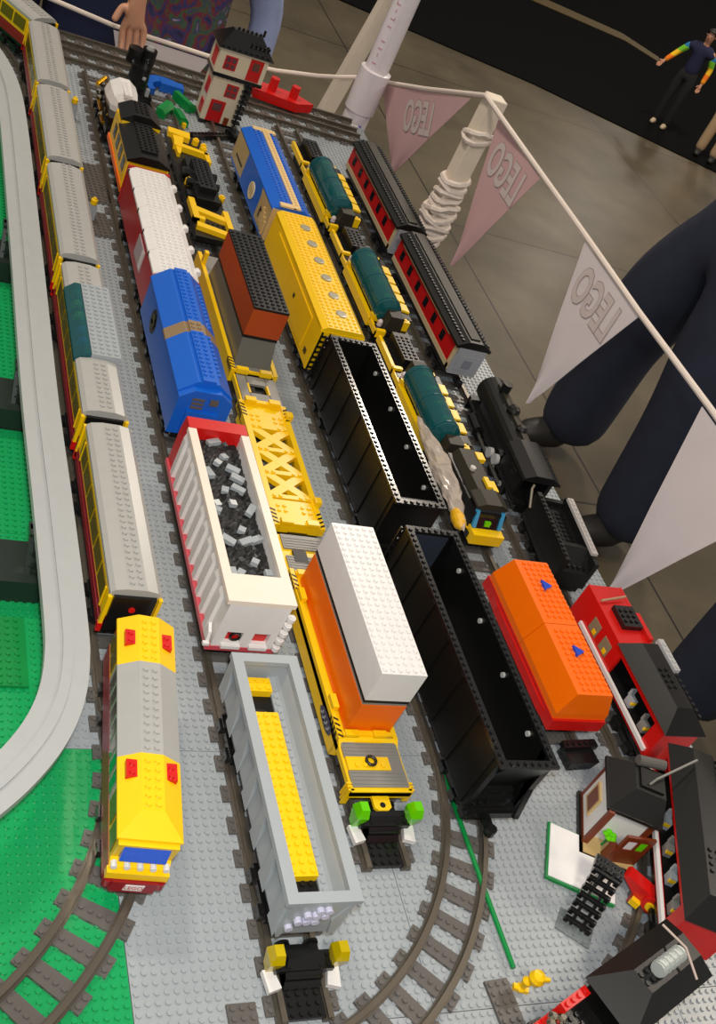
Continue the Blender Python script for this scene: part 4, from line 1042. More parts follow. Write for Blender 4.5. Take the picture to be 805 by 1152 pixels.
def tender():
    t = thing('tender', 'black coal tender with a light grey studded strip on one rim', 'train wagon', (63.0, 48.0, 0), R(-5))
    h = 7.6
    bogies(t, (-3.8, 3.8))
    b = MB(); b.box(-3.2, 3.2, -h, h, 3.4, 4.4); b.box(-3.1, -2.3, -h, h, 4.4, 8.8); b.box(2.3, 3.1, -h, h, 4.4, 8.8); b.box(-2.3, 2.3, h - .8, h, 4.4, 8.0); b.prism([(-h, 4.4), (-h + 4.6, 4.4), (-h + 4.6, 8.4), (-h + 3.4, 8.8), (-h, 6.4)], 'x', -2.3, 2.3)
    b.studs(rng(-2, 2), (-h + .6, -h + 1.4), 6.8, h=.5); b.studs((-2.7,), rng(-7, 7), 8.8); b.build('body', SOFTBLACK, t)
    b = MB(); b.box(2.2, 3.3, -h + 2, h - .6, 8.8, 9.3); b.studs((2.75,), rng(-5, 7), 9.3); b.build('rim_strip', mat('rim light grey', (178, 172, 168), .35), t, label='light grey studded rim strip')
    b = MB(); b.box(-2.3, 2.3, -2.8, h - .8, 6.0, 7.2); b.studs(rng(-2, 2), rng(-2.5, 6), 7.2); b.build('coal_bunker', BLACK, t)
    b = MB(); b.tube([(-3.3, h - 1, 6.0), (-3.4, h + 1.2, 8.2), (-3.0, h + 1.8, 8.6)], .22); b.build('handrail', mat('olive grey rail', (120, 112, 92), .4), t)
tender()

# ------------------------------------------------------------------ red arched coaches with black hip roofs
def seat_row(t, ys, x, z):
    for k, y in enumerate(ys):
        b = MB(); b.box(x - .15, x + .75, y - .9, y + .5, z, z + 1.4); b.box(x - .1, x + .7, y + .35, y + .75, z + 1.2, z + 2.3); b.build('seat', MGREY if k % 2 == 0 else GREY, t)
        b = MB(); b.box(x - .2, x + .6, y - 1.0, y - .7, z + .7, z + 1.2); b.build('seat_cushion', YEL, t)
def hip_coach(label, loc, rz, h, front):
    t = thing('saloon_coach', label, 'train coach', loc, rz)
    bogies(t, (-h + 5, h - 5)); coupling(t, (-h - .6,))
    MB().box(-2.8, 2.8, -h + .5, h - .5, 3.3, 4.3).build('underframe', BLACK, t)
    q = h - front
    b = MB()
    for sx in (-1, 1):
        b.box(min(sx * 2.6, sx * 3.1), max(sx * 2.6, sx * 3.1), -h, h, 4.3, 5.2)
        b.box(min(sx * 2.6, sx * 3.1), max(sx * 2.6, sx * 3.1), -h, h, 9.0, 10.0)
        b.box(min(sx * 2.6, sx * 3.1), max(sx * 2.6, sx * 3.1), -h, -h + 2.2, 5.2, 9.0)
        b.box(min(sx * 2.6, sx * 3.1), max(sx * 2.6, sx * 3.1), q - 1.8, h, 5.2, 9.0)
    b.box(-2.6, 2.6, -h + .01, -h + .6, 4.3, 10.0); b.box(-2.6, 2.6, h - .6, h - .01, 4.3, 9.4)
    if front > 1: b.box(-2.6, 2.6, q, h - .02, 9.2, 9.95)
    b.build('wall', RED, t)
    b = MB(); b.box(-3.5, -3.0, -h + .6, h - (front * .3), 5.0, 5.6); b.build('side_stripe', WHITE, t, label='white stripe along the side')
    b = MB(); b.box(-2.5, 2.5, -h + .6, q - .4, 4.3, 5.3); b.box(.4, .8, -h + .6, q - .4, 5.3, 9.0); b.build('interior', SOFTBLACK, t)
    seat_row(t, [-h + 4.2 + 4.2 * k for k in range(int((q + h - 6) // 4.2))], -2.3, 5.3)
    if front > 1:
        for y in (q + 1.4, q + 5.0):
            b = MB(); b.box(-3.2, -3.05, y - 1.1, y + 1.1, 6.2, 8.4); b.build('window', mat('pale window plastic', (150, 140, 110), .12, trans=.2, noise=0), t)
            MB().box(-3.28, -3.2, y - .8, y, 6.4, 7.1).build('window_figure', YEL, t)
    e = 10.0
    b = MB(); ra, rb = -h - .5, q - .2
    b.frus((-3.5, 3.7, ra, rb), e, (-1.3, 1.5, ra + 3.0, rb - 1.6), 12.2); b.studs((2.2, 3.0), rng(ra + 2, rb - 1), 11.0, h=.35); b.studs((-.6, .4), rng(ra + 6, ra + 10), 12.2); b.build('roof', SOFTBLACK, t)
    return t, q
t, q = hip_coach('red saloon coach with white stripe and black hip roof beside the orange wagon', (62.9, 21.4, 0), R(0), 13.2, 11.0)
b = MB(); b.box(-1.2, 2.2, q + 2.5, q + 6.5, 10.0, 10.8); b.studs(rng(-1, 2), rng(q + 3, q + 6), 10.8); b.build('roof_box', BLACK, t)
b = MB(); b.box(2.4, 3.2, q + .5, q + 5.5, 10.0, 10.6); b.build('roof_rail', RED, t)
b = MB(); b.box(2.6, 3.6, q - 6, q - .4, 11.0, 11.8); b.studs((3.1,), rng(q - 6, q - 1), 11.8); b.build('roof_vent', mat('light vent grey', (176, 176, 176), .35), t)
b = MB(); b.tube([(-2.6, q + 7.6, 10.3), (2.2, q + 8.6, 10.6)], .18); b.build('roof_pole', mat('pale brown rod', (170, 140, 110), .4), t)
t, q = hip_coach('red saloon coach with black hip roof turned along the bend behind the small station', (56.9, -6.6, 0), R(-25), 13.2, 0.0)
t3 = thing('engine_shed_wagon', 'red wagon under a black hip roof carrying a pale ridged cylinder', 'train wagon', (37.6, -24.3, 0), R(-68))
bogies(t3, (-4, 6))
b = MB(); b.box(-2.8, 2.8, -14, 10.5, 3.3, 4.3); b.build('underframe', BLACK, t3)
b = MB(); b.box(-3, 3, -3, 10, 4.3, 9.0); b.build('wall', SOFTBLACK, t3)
b = MB(); b.frus((-3.7, 3.7, -4.5, 11), 9.0, (-1.4, 1.4, -.5, 9), 11.4); b.studs((-.6, .4), rng(4, 8), 11.4); b.studs((-.6, .4), (-.2, .8), 11.4); b.build('roof', SOFTBLACK, t3)
b = MB(); b.cyl((0, 1.4, 12.2), (0, 5.6, 12.2), .85, 14); 
for k in range(5): b.lathe([(.95, 1.7 + k * .9), (.95, 2.0 + k * .9)], 14, (0, 0, 12.2), 'y')
b.build('roof_cylinder', mat('pale grey cylinder', (166, 172, 168), .3), t3, label='pale grey ridged cylinder on the roof')
b = MB(); b.tube([(-3.2, 6.6, 12.0), (0, 6.2, 12.9), (3.0, 5.4, 12.0)], .14); b.build('roof_whip', mat('pale whip', (190, 170, 160), .4), t3)
b = MB(); b.box(-3.2, -2.2, -8.6, -4.4, 4.3, 8.2); b.studs((-2.7,), rng(-8.4, -4.6), 8.2); b.box(-3.1, 3.1, -14.2, -8.4, 4.3, 5.6); b.box(-3.2, -2.4, -14, -9, 5.6, 6.6); b.studs((-2.8,), rng(-14, -9), 6.6); b.box(2.4, 3.2, -14, -4.5, 4.3, 6.6); b.build('red_side', RED, t3)
b = MB(); b.box(-2.2, 2.4, -8.4, -4.4, 4.3, 6.8); b.studs(rng(-2, 2), rng(-8, -5), 6.8); b.build('open_bay', BLACK, t3)
b = MB(); b.box(-1.2, .6, -11.5, -8.9, 5.6, 7.2); b.build('yellow_block', YEL, t3)
b = MB(); b.cyl((-1.8, -10.4, 7.6), (2.0, -8.8, 7.6), .22, 8); b.cyl((-2.0, -9.2, 7.6), (1.0, -11.8, 7.6), .22, 8)
for p in ((-2.2, -10.6), (-2.0, -9.0), (-2.6, -9.8)): b.lathe([(.45, 7.0), (.55, 7.5), (.3, 7.9)], 10, (p[0], p[1], 0))
b.build('chrome_fitting', CHROME, t3); 
b = MB(); b.box(-2.2, -.2, -13.6, -11.6, 5.6, 6.4); b.build('grey_block', GREY, t3)

# ------------------------------------------------------------------ small station with black hip roof
def station():
    t = thing('station_house', 'small white station with brown trim and black hip roof inside the curve', 'building', (46.5, -2.6, 0), R(-25))
    b = MB(); b.box(-.4, 7.4, -1.2, 8.6, 0.22, .8); b.build('base', SOFTBLACK, t)
    b = MB(); b.box(.1, 7.2, -1.0, 2.0, .8, .95); b.build('porch_floor', TAN, t)
    b = MB(); b.box(0, .6, .8, 8.2, .8, 7.6); b.box(.6, 6.5, 2.0, 2.6, .8, 7.6); b.box(6.5, 7.0, 2, 8.2, .8, 7.6); b.box(.6, 6.5, 7.6, 8.2, .8, 7.6); b.build('wall', WHITE, t)
    b = MB(); b.box(-.08, .7, .4, .9, .8, 7.6); b.box(-.08, .7, 7.6, 8.2, .8, 7.6); b.box(-.05, .65, .8, 8.2, .8, 1.3); b.box(-.02, .5, .8, 8.2, 7.0, 7.6); b.box(6.3, 7.1, 1.8, 2.5, .8, 7.55); b.build_each('corner_trim', BROWN, t, label='brown corner trim')
    b = MB(); b.box(-.25, .05, 3.4, 6.6, 2.4, 5.8); f = b.build('window_frame', TAN, t)
    b = MB(); b.box(-.3, -.2, 3.8, 6.2, 2.8, 5.4); b.build('shutter', BROWN, f)
    b = MB(); b.frus((-.3, 7.3, .9, 9.4), 7.6, (2.4, 6.6, 3.6, 7.8), 10.0); b.box(-.3, 7.3, .9, 9.4, 7.3, 7.7); b.build('roof', SOFTBLACK, t)
    b = MB(); b.box(3.0, 6.2, 4.2, 7.2, 10.0, 10.3); b.build('roof_cap', SOFTBLACK, t)
    b = MB(); b.cyl((2.6, 8.0, 10.4), (6.4, 8.9, 10.4), .7, 12); b.build('roof_cylinder', DGREY, t); b = MB(); b.tube([(4.2, 4.9, 10.2), (4.6, 5.2, 11.2), (9.6, 9.4, 13.0)], .16); b.build('roof_rod', MGREY, t)
    p = thing('door_panel', 'brown door panel with two small windows standing on the station porch', 'door', (51.0, -5.1, .95), R(-10))
    b = MB(); b.box(-2.0, 2.2, -.2, .2, 0, .9); b.box(-2.0, -1.4, -.2, .2, .9, 5.4); b.box(1.6, 2.2, -.2, .2, .9, 5.4); b.box(-1.4, 1.6, -.2, .2, 4.6, 5.4); b.box(-1.4, 1.6, -.2, .2, .9, 2.8); b.box(0, .4, -.2, .2, 2.8, 4.6); b.box(-2.5, -1.6, -.3, .9, 0, 2.6); b.build('panel', BROWN, p)
    b = MB(); b.box(-1.4, 0, -.05, .05, 2.8, 4.6); b.build('window', WHITE, p); b = MB(); b.box(.4, 1.6, -.05, .05, 2.8, 4.6); b.build('window', TGRN, p, label='lime window')
    f = thing('toy_flower', 'bright lime flower standing on the station porch', 'flower', (49.4, -2.75, .95))
    b = MB(); b.cyl((0, 0, 0), (0, 0, 2.2), .14, 6); b.build('stem', BGREEN, f)
    b = MB()
    for i in range(5): b.lathe([(.1, 2.0), (.5, 2.2), (.1, 2.6)], 8, (.55 * math.cos(i * 1.256), .55 * math.sin(i * 1.256), 0))
    b.build('blossom', TGRN, f)
station()
def stairs():
    t = thing('stairway', 'black stepped stairway leaning up to the station porch on a clear plate', 'stairs', (40.8, -13.1, 0), R(-39))
    # runs along local +y
    b = MB()
    n = 7
    for k in range(n):
        y = k * .72; z = .35 + k * .8
        b.box(-1.75, 1.75, y, y + .5, z + .3, z + .75)
        b.box(-1.75, -1.2, y, y + .5, z - .1, z + .35); b.box(1.2, 1.75, y, y + .5, z - .1, z + .35)
    for x in (-.7, .7): b.prism([(0, .35), (.5, .35), (n * .72, .35 + n * .8 - .3), (n * .72, .35 + n * .8 + .4)], 'x', x - .18, x + .18)
    b.box(-1.9, 1.9, n * .72 - .2, n * .72 + 1.6, 5.6, 6.1); b.box(-.4, .4, n * .72 + .4, n * .72 + 1.1, .85, 5.6); b.studs((-1.4, -.5, .5, 1.4), (n * .72 + .3, n * .72 + 1.1), 6.1); b.build('steps', BLACK, t)
    b = MB().box(-2.4, 2.2, -1.6, 1.6, .22, .34); b.build('base_plate', CLEAR, t, label='clear base plate')
stairs()
sg = thing('sign_board', 'white glossy board with green rim lying flat before the station', 'board', (39.2, -6.6, .2), R(-27))
b = MB(); b.box(0, 9.4, 0, 8.4, 0, .45); b.build('rim', BGREEN, sg)
b = MB(); b.box(.25, 9.4, .3, 8.2, .45, .6); b.build('sheet', mat('white gloss sheet', (236, 234, 232), .1), sg)
def crane():
    t = thing('crane_arm', 'red slanted crane arm with a round drum in front of the station', 'crane', (51.2, -10.0, 0), R(-50))
    b = MB(); b.box(-.7, .7, -.8, .6, .22, 1.9); b.build('post', RED, t)
    b = MB(); b.prism([(-3.0, 3.2), (-2.7, 3.7), (1.2, 3.6), (1.8, 2.6), (1.0, 1.4), (-.6, 1.8)], 'y', -.9, .9); b.build('arm', RED, t)
    b = MB(); b.cyl((1.6, -1.2, 2.4), (1.6, 1.2, 2.4), 1.2, 16); b.build('drum', RED, t)
    b = MB(); b.cyl((1.6, -1.5, 2.4), (1.6, -1.2, 2.4), .6, 12); b.box(-.6, .6, -1.6, -.9, .9, 1.8); b.build('pin', YEL, t)
crane()
gp = MB(); gp.tube([(29.5, 8.5, .9), (29.75, 2, .75), (29.8, -7, .7), (29.95, -17.4, .75)], .3)
tag(gp.build('flexible_rod', BGREEN), 'long thin green rod lying across the curved track towards the yellow figure', 'rod')
def figure():
    t = thing('toy_figure', 'small yellow toy animal figure standing on the long dark grey plate', 'toy figure', (30.0, -19.6, .42), R(-20))
    b = MB(); b.lathe([(.5, 0), (.6, .4), (.35, .7), (.45, 1.3), (.6, 1.9), (.3, 2.3)], 12); b.box(-.9, -.3, -.4, .3, 0, .5); b.box(.3, .9, -.4, .3, 0, .5); b.build('body', YEL, t)
    b = MB(); b.lathe([(.2, 1.9), (.75, 2.2), (.95, 2.9), (.7, 3.5), (.2, 3.7)], 14, (.6, 0, 0)); b.cyl((.6, 0, 2.7), (2.2, .3, 2.8), .5, 10, .25); b.build('head', YEL, t)
figure()
def yellow_peg(x, y, label):
    t = thing('toy_figure', label, 'toy figure', (x, y, 0))
    b = MB(); b.box(-.8, .8, -.45, .45, .2, 1.9); b.prism([(-.9, 1.9), (.9, 1.9), (.65, 3.3), (-.65, 3.3)], 'y', -.45, .45); b.build('body', GREY, t)
    b = MB(); b.lathe([(.35, 3.3), (.62, 3.45), (.62, 4.3), (.35, 4.5), (.32, 4.65)], 12); b.build('head', YEL, t)
yellow_peg(-3.4, 163.5, 'small toy figure with yellow head standing beside the farthest passenger coaches')
yellow_peg(-3.4, 124.5, 'small toy figure with yellow head standing near the yellow caboose')
loose_plate(-4.2, 119, 5, 8, R(6), 'dark grey studded plate on the baseplate beside the second coach behind the dome')
loose_plate(-3.2, 131, 5, 14, R(4), 'long dark grey studded plate beside the yellow caboose')

# ------------------------------------------------------------------ signal tower
def tower():
    t = thing('signal_tower', 'tan two storey signal tower with red windows and a black sloped roof', 'tower', (31.0, 181.6, 0))
    b = MB(); b.box(-4.6, 4.0, -2.6, 3.6, .05, .9); b.build('base', BLACK, t)
    LT = mat('tower tan plastic', (206, 192, 166), .35)
    b = MB(); b.box(-4.3, 3.2, -2.4, 3.4, .9, 11.4); b.build('lower_wall', LT, t)
    b = MB(); b.box(-4.9, 6.2, -2.9, 3.6, 12.2, 17.9); b.build('upper_wall', LT, t)
    b = MB(); b.box(-5.0, 6.4, -3.1, 3.8, 11.4, 12.2); b.studs(rng(-4, 6), (-2.95,), 11.4); b.build('balcony_band', BLACK, t)
    TR = mat('tower red plastic', (184, 24, 26), .3)
    wins = [('x', -4.9, -1.7, 1.4, 13.0, 16.6), ('y', -3.4, -.6, -2.9, 13.4, 16.4), ('x', -4.3, -1.4, 1.2, 6.4, 9.6), ('x', -4.3, -1.4, 1.0, 1.8, 4.6), ('y', -.9, 1.9, -2.4, 7.2, 10.2)]
    for w in wins:
        b = MB(); g = MB()
        if w[0] == 'x':
            b.box(w[1] - .15, w[1] + .05, w[2], w[3], w[4], w[5]); g.box(w[1] - .2, w[1] - .1, w[2] + .5, w[3] - .5, w[4] + .5, w[5] - .5)
            f = b.build('window', TR, t)
        else:
            b.box(w[1], w[2], w[3] - .15, w[3] + .05, w[4], w[5]); m_ = (w[1] + w[2]) / 2
            for (x0, x1) in ((w[1] + .3, m_ - .15), (m_ + .15, w[2] - .3)):
                for (z0, z1) in ((w[4] + .3, (w[4] + w[5]) / 2 - .15), ((w[4] + w[5]) / 2 + .15, w[5] - .3)): g.box(x0, x1, w[3] - .2, w[3] - .1, z0, z1)
            f = b.build('window', TR, t); g.build('pane', mat('tower pane', (96, 60, 60), .08), f)
    for (x0, x1, y, z0, z1) in ((2.2, 5.2, -2.9, 12.4, 17.2), (-3.2, .2, -2.4, 1.0, 6.0)):
        b = MB(); b.box(x0, x1, y - .2, y + .05, z0, z1); d = b.build('door', TR, t)
        b = MB(); b.box(x0 + .7, x1 - .7, y - .26, y - .18, z1 - 2.4, z1 - .6); b.build('pane', mat('tower pane', (96, 60, 60), .08), d)
    b = MB(); b.frus((-5.8, 7.0, -3.8, 4.5), 17.9, (-2.6, 4.0, .0, 1.4), 21.2)
    for k in range(9): b.box(-5.2 + k * 1.3, -4.6 + k * 1.3, -3.6, -3.0, 18.0, 18.5)
    b.studs(rng(-2, 4), (.7,), 21.2, h=.5); b.studs(rng(1, 6), (-1.2, -2.2), 19.6, h=.5); b.cyl((4.2, .7, 21.2), (4.2, .7, 22.6), .3, 8); b.build('roof', BLACK, t)
    b = MB(); b.box(.9, 2.0, -2.7, -2.4, .9, 2.6); b.build('step_box', BROWN, t)
    b = MB()
    for k in range(8): b.box(2.6 + .0 * k, 4.4, -3.8, -2.6, 2.2 + k * 1.2, 2.7 + k * 1.2); b.studs((3.0, 4.0), (-3.2,), 2.7 + k * 1.2)
    b.box(3.3, 3.7, -3.0, -2.6, .05, 11.4); b.build('outside_stair', BLACK, t)
tower()
def brace():
    t = thing('black_girder', 'black studded girder leaning beside the tower foot', 'girder', (27.2, 171.0, 0), R(-62))
    b = MB(); b.box(-.8, .8, -5, 9, .4, 1.4); b.studs((-.3,), rng(-5, 9), 1.4); b.box(-1.5, 1.5, 6, 9, .05, 2.0); b.build('girder', BLACK, t)
brace()
def red_hull():
    t = thing('toy_hull', 'red pointed hull piece with two round red posts behind the tower', 'toy part', (49.5, 200.5, 1.25), R(-8))
    b = MB(); b.prism([(-6, -2.6), (5, -2.8), (9.5, .4), (5, 3.4), (-6, 3.2)], 'z', .0, 2.2); b.build('hull', RED, t)
    b = MB(); b.cyl((-1.5, .6, 2.2), (-1.5, .6, 5.2), 1.1, 14); b.cyl((4, .4, 2.2), (4, .4, 5.0), 1.1, 14); b.build_each('post', RED, t)
red_hull()
def white_loco():
    t = thing('show_engine', 'white rounded engine body with black frame and chrome and gold fittings', 'train engine', (4.6, 161.5, 0))
    bogies(t, (-5, 5))
    b = MB(); b.box(-2.9, 2.9, -8, 9, 3.4, 4.4); b.box(-2.4, 2.4, -6, 8, 4.4, 6.0); b.build('frame', BLACK, t)
    b = MB(); b.lathe([(1.6, -4.0), (2.9, -3.2), (3.3, 0), (3.3, 3.0), (2.4, 4.6)], 10, (.6, 1, 7.2), 'y'); b.build('body', WHITE, t)
    b = MB(); b.box(-.2, 1.2, -4, 2, 9.9, 10.5); b.studs((.5,), rng(-4, 2), 10.5); b.build('roof_box', WHITE, t)
    b = MB()
    for (x, y, z) in ((-3.0, 6.5, 5.2), (-2.4, 8.0, 6.2), (-3.2, 3.6, 5.2), (-1.4, 9.0, 5.6), (-3.4, -2.4, 4.4), (.4, 9.4, 6.0)): b.lathe([(.15, z - .6), (.6, z - .2), (.6, z + .3), (.2, z + .7)], 10, (x, y, 0))
    b.build('chrome_fitting', CHROME, t)
    b = MB(); b.cyl((-3.2, -1, 4.6), (-3.2, 4.6, 4.6), .4, 10); b.cyl((-3.6, 7, 6.4), (-2, 8.8, 7.4), .5, 10); b.cyl((-3.3, -5.6, 4.4), (-3.3, -2.6, 4.4), .4, 10); b.build('gold_pipe', GOLD, t)
white_loco()
def black_stack():
    t = thing('black_boiler', 'upright black machine with two round domes behind the white engine', 'toy machine', (11.4, 179.4, 0))
    b = MB(); b.box(-3, 3, -3.4, 3.2, .05, 3.4); b.cyl((-.2, 0, 3.4), (-.2, 0, 8.6), 2.2, 16); b.cyl((-1.8, 2.2, 8.0), (-1.8, 2.2, 11), 1.6, 16); b.cyl((1.2, 2.6, 8.2), (1.2, 2.6, 11.4), 1.6, 16); b.studs(rng(-3, 3), (-2.9,), 3.4); b.build('body', BLACK, t)
    b = MB(); b.lathe([(.9, 11.4), (.7, 12.0)], 14, (1.2, 2.6, 0)); b.lathe([(.4, 0), (.4, .5)], 10, (.4, -2.6, 6.6)); b.box(1.4, 2.2, -3.2, -2.4, 3.4, 5.0); b.build('cap', mat('pale grey cap', (150, 150, 150), .35), t)
black_stack()
def plates_heap():
    t = thing('blue_plate', 'curved blue plate lying by the back track near the tower', 'toy part', (19.8, 187.0, 0))
    b = MB()
    pts = [(6 * math.cos(a), 6 * math.sin(a)) for a in [R(60 + 15 * i) for i in range(11)]] + [(3.2 * math.cos(a), 3.2 * math.sin(a)) for a in [R(210 - 15 * i) for i in range(11)]]
    b.prism(pts, 'z', .25, 2.0); b.box(-1.0, 4.4, 1.8, 4.6, .25, 2.2); b.build('plate', mat('mid blue plastic', (24, 92, 186), .3), t)
    for (x, y, r, l, lab) in ((23.8, 184.5, 28, 6, 'narrow green slope brick lying nearest the tower'), (18.3, 177.4, -30, 6, 'green brick lying between the blue plate and the black machine'), (21.6, 175.6, 10, 4.5, 'green brick with yellow tip lying below the tower')):
        g = thing('green_brick', lab, 'toy part', (x, y, 0), R(r))
        b = MB(); b.prism([(-1.1, .25), (1.1, .25), (1.1, 1.6), (.2, 2.3), (-1.1, 2.3)], 'y', -l / 2, l / 2); b.build('brick', BGREEN, g)
        if l < 5: MB().box(-.5, .3, -l / 2 - .8, -l / 2, .25, 1.4).build('tip', YEL, g)
plates_heap()

# ------------------------------------------------------------------ monorail
def monorail():
    t = thing('monorail_track', 'raised pale grey monorail beam curving beside the passenger train', 'monorail track')
    pts = []
    for (x, y) in ((-42, -10.5), (-34, -6.2), (-28.6, -1.9), (-24.6, 2.0), (-21.4, 6.4), (-19.4, 11), (-18.4, 16), (-18.1, 22), (-18.15, 40), (-18.35, 60), (-18.1, 90), (-17.9, 120), (-17.9, 138), (-18.3, 150), (-19.8, 160), (-23, 169.5), (-29, 178), (-38, 185)):
        pts.append(Vector((x, y, 0)))
    # smooth
    P = []
    for i in range(len(pts) - 1):
        p0 = pts[max(i - 1, 0)]; p1 = pts[i]; p2 = pts[i + 1]; p3 = pts[min(i + 2, len(pts) - 1)]
        for k in range(6):
            u = k / 6
            P.append(.5 * ((2 * p1) + (p2 - p0) * u + (2 * p0 - 5 * p1 + 4 * p2 - p3) * u * u + (3 * p1 - p0 - 3 * p2 + p3) * u ** 3))
    P.append(pts[-1])
    def ribbon(prof):
        b = MB(); vs = []; fs = []; n = len(prof)
        for i, p in enumerate(P):
            d = (P[min(i + 1, len(P) - 1)] - P[max(i - 1, 0)]).normalized(); nx = Vector((d.y, -d.x, 0))
            for (o, z) in prof: q = p + nx * o; vs.append((q.x, q.y, z))
        for i in range(len(P) - 1):
            for j in range(n): fs.append((i * n + j, i * n + (j + 1) % n, (i + 1) * n + (j + 1) % n, (i + 1) * n + j))
        fs += [tuple(range(n)), tuple(range((len(P) - 1) * n, len(P) * n))]
        b.add(vs, fs); return b
    MR = mat('monorail grey plastic', (163, 165, 164), .35)
    ribbon([(-2.4, 8.0), (2.4, 8.0), (2.4, 9.0), (-2.4, 9.0)]).build('beam', MR, t)
    ribbon([(-.55, 8.9), (.55, 8.9), (.55, 9.3), (-.55, 9.3)]).build('rack_rail', MR, t)
    return P
MP = monorail()
DKG = mat('dark green black plastic', (28, 40, 34), .35)
def support(y, label):
    t = thing('monorail_support', label, 'support', (-18.9, y, 0))
    b = MB(); b.box(-6.6, .4, -4.2, 2.6, .05, 3.6); b.build('foot_block', DKG, t)
    b = MB()
    for x in (-1.6, 1.6): b.prism([(-2.8, 3.6), (-2.0, 3.6), (1.2, 8.0), (.4, 8.0)], 'x', x - .3, x + .3)
    for k in range(4): b.box(-1.6, 1.6, -2.3 + k * .85, -1.8 + k * .85, 4.0 + k * 1.1, 4.5 + k * 1.1)
    b.box(-2, 2, -.5, 1.6, 7.5, 8.0); b.build('lattice', DKG, t)
support(35.5, 'dark support block with lattice under the monorail, beside the loose green plate')
support(67, 'dark support block with lattice under the monorail, middle of the three')
support(103, 'dark support block with lattice under the monorail, farthest of the three')

gb = MB(); gb.box(-28, -20.4, 18.5, 28.5, .2, .6); gb.studs(rng(-28, -21), rng(18.5, 28.5), .6); tag(gb.build('loose_plate', BGREEN), 'small raised green studded plate beside the nearest monorail support', 'plate')

# ------------------------------------------------------------------ poles, cord and pennants
def pipe():
    t = thing('pipe_post', 'tall white plastic pipe standing behind the far red coach', 'post', (75.2, 209.6, ZF))
    b = MB(); b.lathe([(3.45, 0), (3.45, 103), (3.1, 103.2), (3.1, 300)], 28); b.build('pipe', PVC, t, smooth=False)
    b = MB(); b.lathe([(3.5, 102.0), (3.95, 102.0), (4.05, 113), (3.2, 113.2)], 28); b.build('coupling', PVC, t)
    # printed line of pink characters along the pipe
    mt = frame((-2.1, -2.52, 0), (0, 0, 1), (-.75, .66, 0))
    for k, ch in enumerate('I-II IT-LTI-IIL II-L'):
        if ch == ' ': continue
        a = R(222); cx, cy = 3.12 * math.cos(a), 3.12 * math.sin(a)
        tx, ty = -math.sin(a), math.cos(a)
        b = MB(); z = 115 + k * 1.9
        for (u0, u1, w0, w1) in {'I': [(0, .3, -.6, .6)], '-': [(0, .9, -.12, .12)], 'T': [(0, .3, -.6, .6), (0, .9, .4, .6)], 'L': [(0, .3, -.6, .6), (0, .9, -.6, -.4)]}[ch]:
            b.add([(cx + tx * w0, cy + ty * w0, z + u0), (cx + tx * w1, cy + ty * w1, z + u0), (cx + tx * w1, cy + ty * w1, z + u1), (cx + tx * w0, cy + ty * w0, z + u1),
                   (cx * 1.01 + tx * w0, cy * 1.01 + ty * w0, z + u0), (cx * 1.01 + tx * w1, cy * 1.01 + ty * w1, z + u0), (cx * 1.01 + tx * w1, cy * 1.01 + ty * w1, z + u1), (cx * 1.01 + tx * w0, cy * 1.01 + ty * w0, z + u1)],
                  [(0, 1, 2, 3), (4, 5, 6, 7), (0, 1, 5, 4), (1, 2, 6, 5), (2, 3, 7, 6), (3, 0, 4, 7)])
        b.build('printed_mark', PINKTXT, t)
pipe()
def post():
    t = thing('wooden_post', 'pale square wooden post wound with white cord beside the table edge', 'post', (80.6, 158.5, ZF))
    b = MB(); b.prism([(-2.1, -2.1), (2.1, -2.1), (2.1, 2.1), (-2.1, 2.1)], 'z', 0, 132.6); b.build('shaft', WOOD, t, bev=.25)
    def coil(z0, z1, n, r, wob):
        rnd = random.Random(int(z0)); pts = []
        for i in range(n * 12 + 1):
            a = 2 * PI * i / 12; z = z0 + (z1 - z0) * i / (n * 12)
            c, s = math.cos(a), math.sin(a); k = r / max(abs(c), abs(s)) ** .8
            pts.append((c * k, s * k, z + wob * math.sin(a * 1.3) + rnd.uniform(-.2, .2)))
        return pts
    b = MB(); b.tube(coil(95, 113, 11, 2.7, .45), .7, 6); b.tube(coil(97, 106, 5, 3.3, 1.0), .65, 6); b.tube(coil(122, 124.5, 2, 2.7, .7), .65, 6)
    b.tube([(-3, -2.6, 97), (-3.6, -3.4, 93), (-3.0, -4.0, 90.6), (-2, -3.6, 92), (-1.6, -3.0, 97)], .6, 6); b.build('wound_cord', STRING, t, label='white cord wound around the post')
post()
def pale_post():
    t = thing('leaning_post', 'pale leaning post standing on the floor behind the signal tower', 'post', (66.0, 236.0, ZF))
    b = MB(); b.prism([(-1.9, -1.9), (1.9, -1.9), (1.9, 1.9), (-1.9, 1.9)], 'z', 0, 150)
    o = b.build('shaft', WOOD, t); o.rotation_euler = (R(-3), R(9), 0)
    b = MB(); b.box(-5, 5, -5, 5, 0, 1.6); b.build('foot', WOOD, t)
pale_post()
CP = [(80, 30, 31.0), (80, 54.7, 31.2), (80, 81.5, 30.8), (80, 103.6, 31.0), (80, 135, 31.0), (78.0, 158.6, 32.2), (79.0, 188, 19.6), (80.2, 211, 10.4), (76, 215.2, 8.6), (68, 213.5, 7.0), (62, 212, 6.2), (50.5, 210, 5.0), (33.4, 210, 3.4), (10, 210, 3.6), (-5.5, 210, 5.2), (-30, 210, 6.5)]
cb = MB(); cb.tube([(80, -20, 31.0)] + CP[:6], .55, 8); cb.tube(CP[5:], .55, 8)
tag(cb.build('bunting_cord', STRING), 'white cord strung from post to post around the table holding the pennants', 'cord')
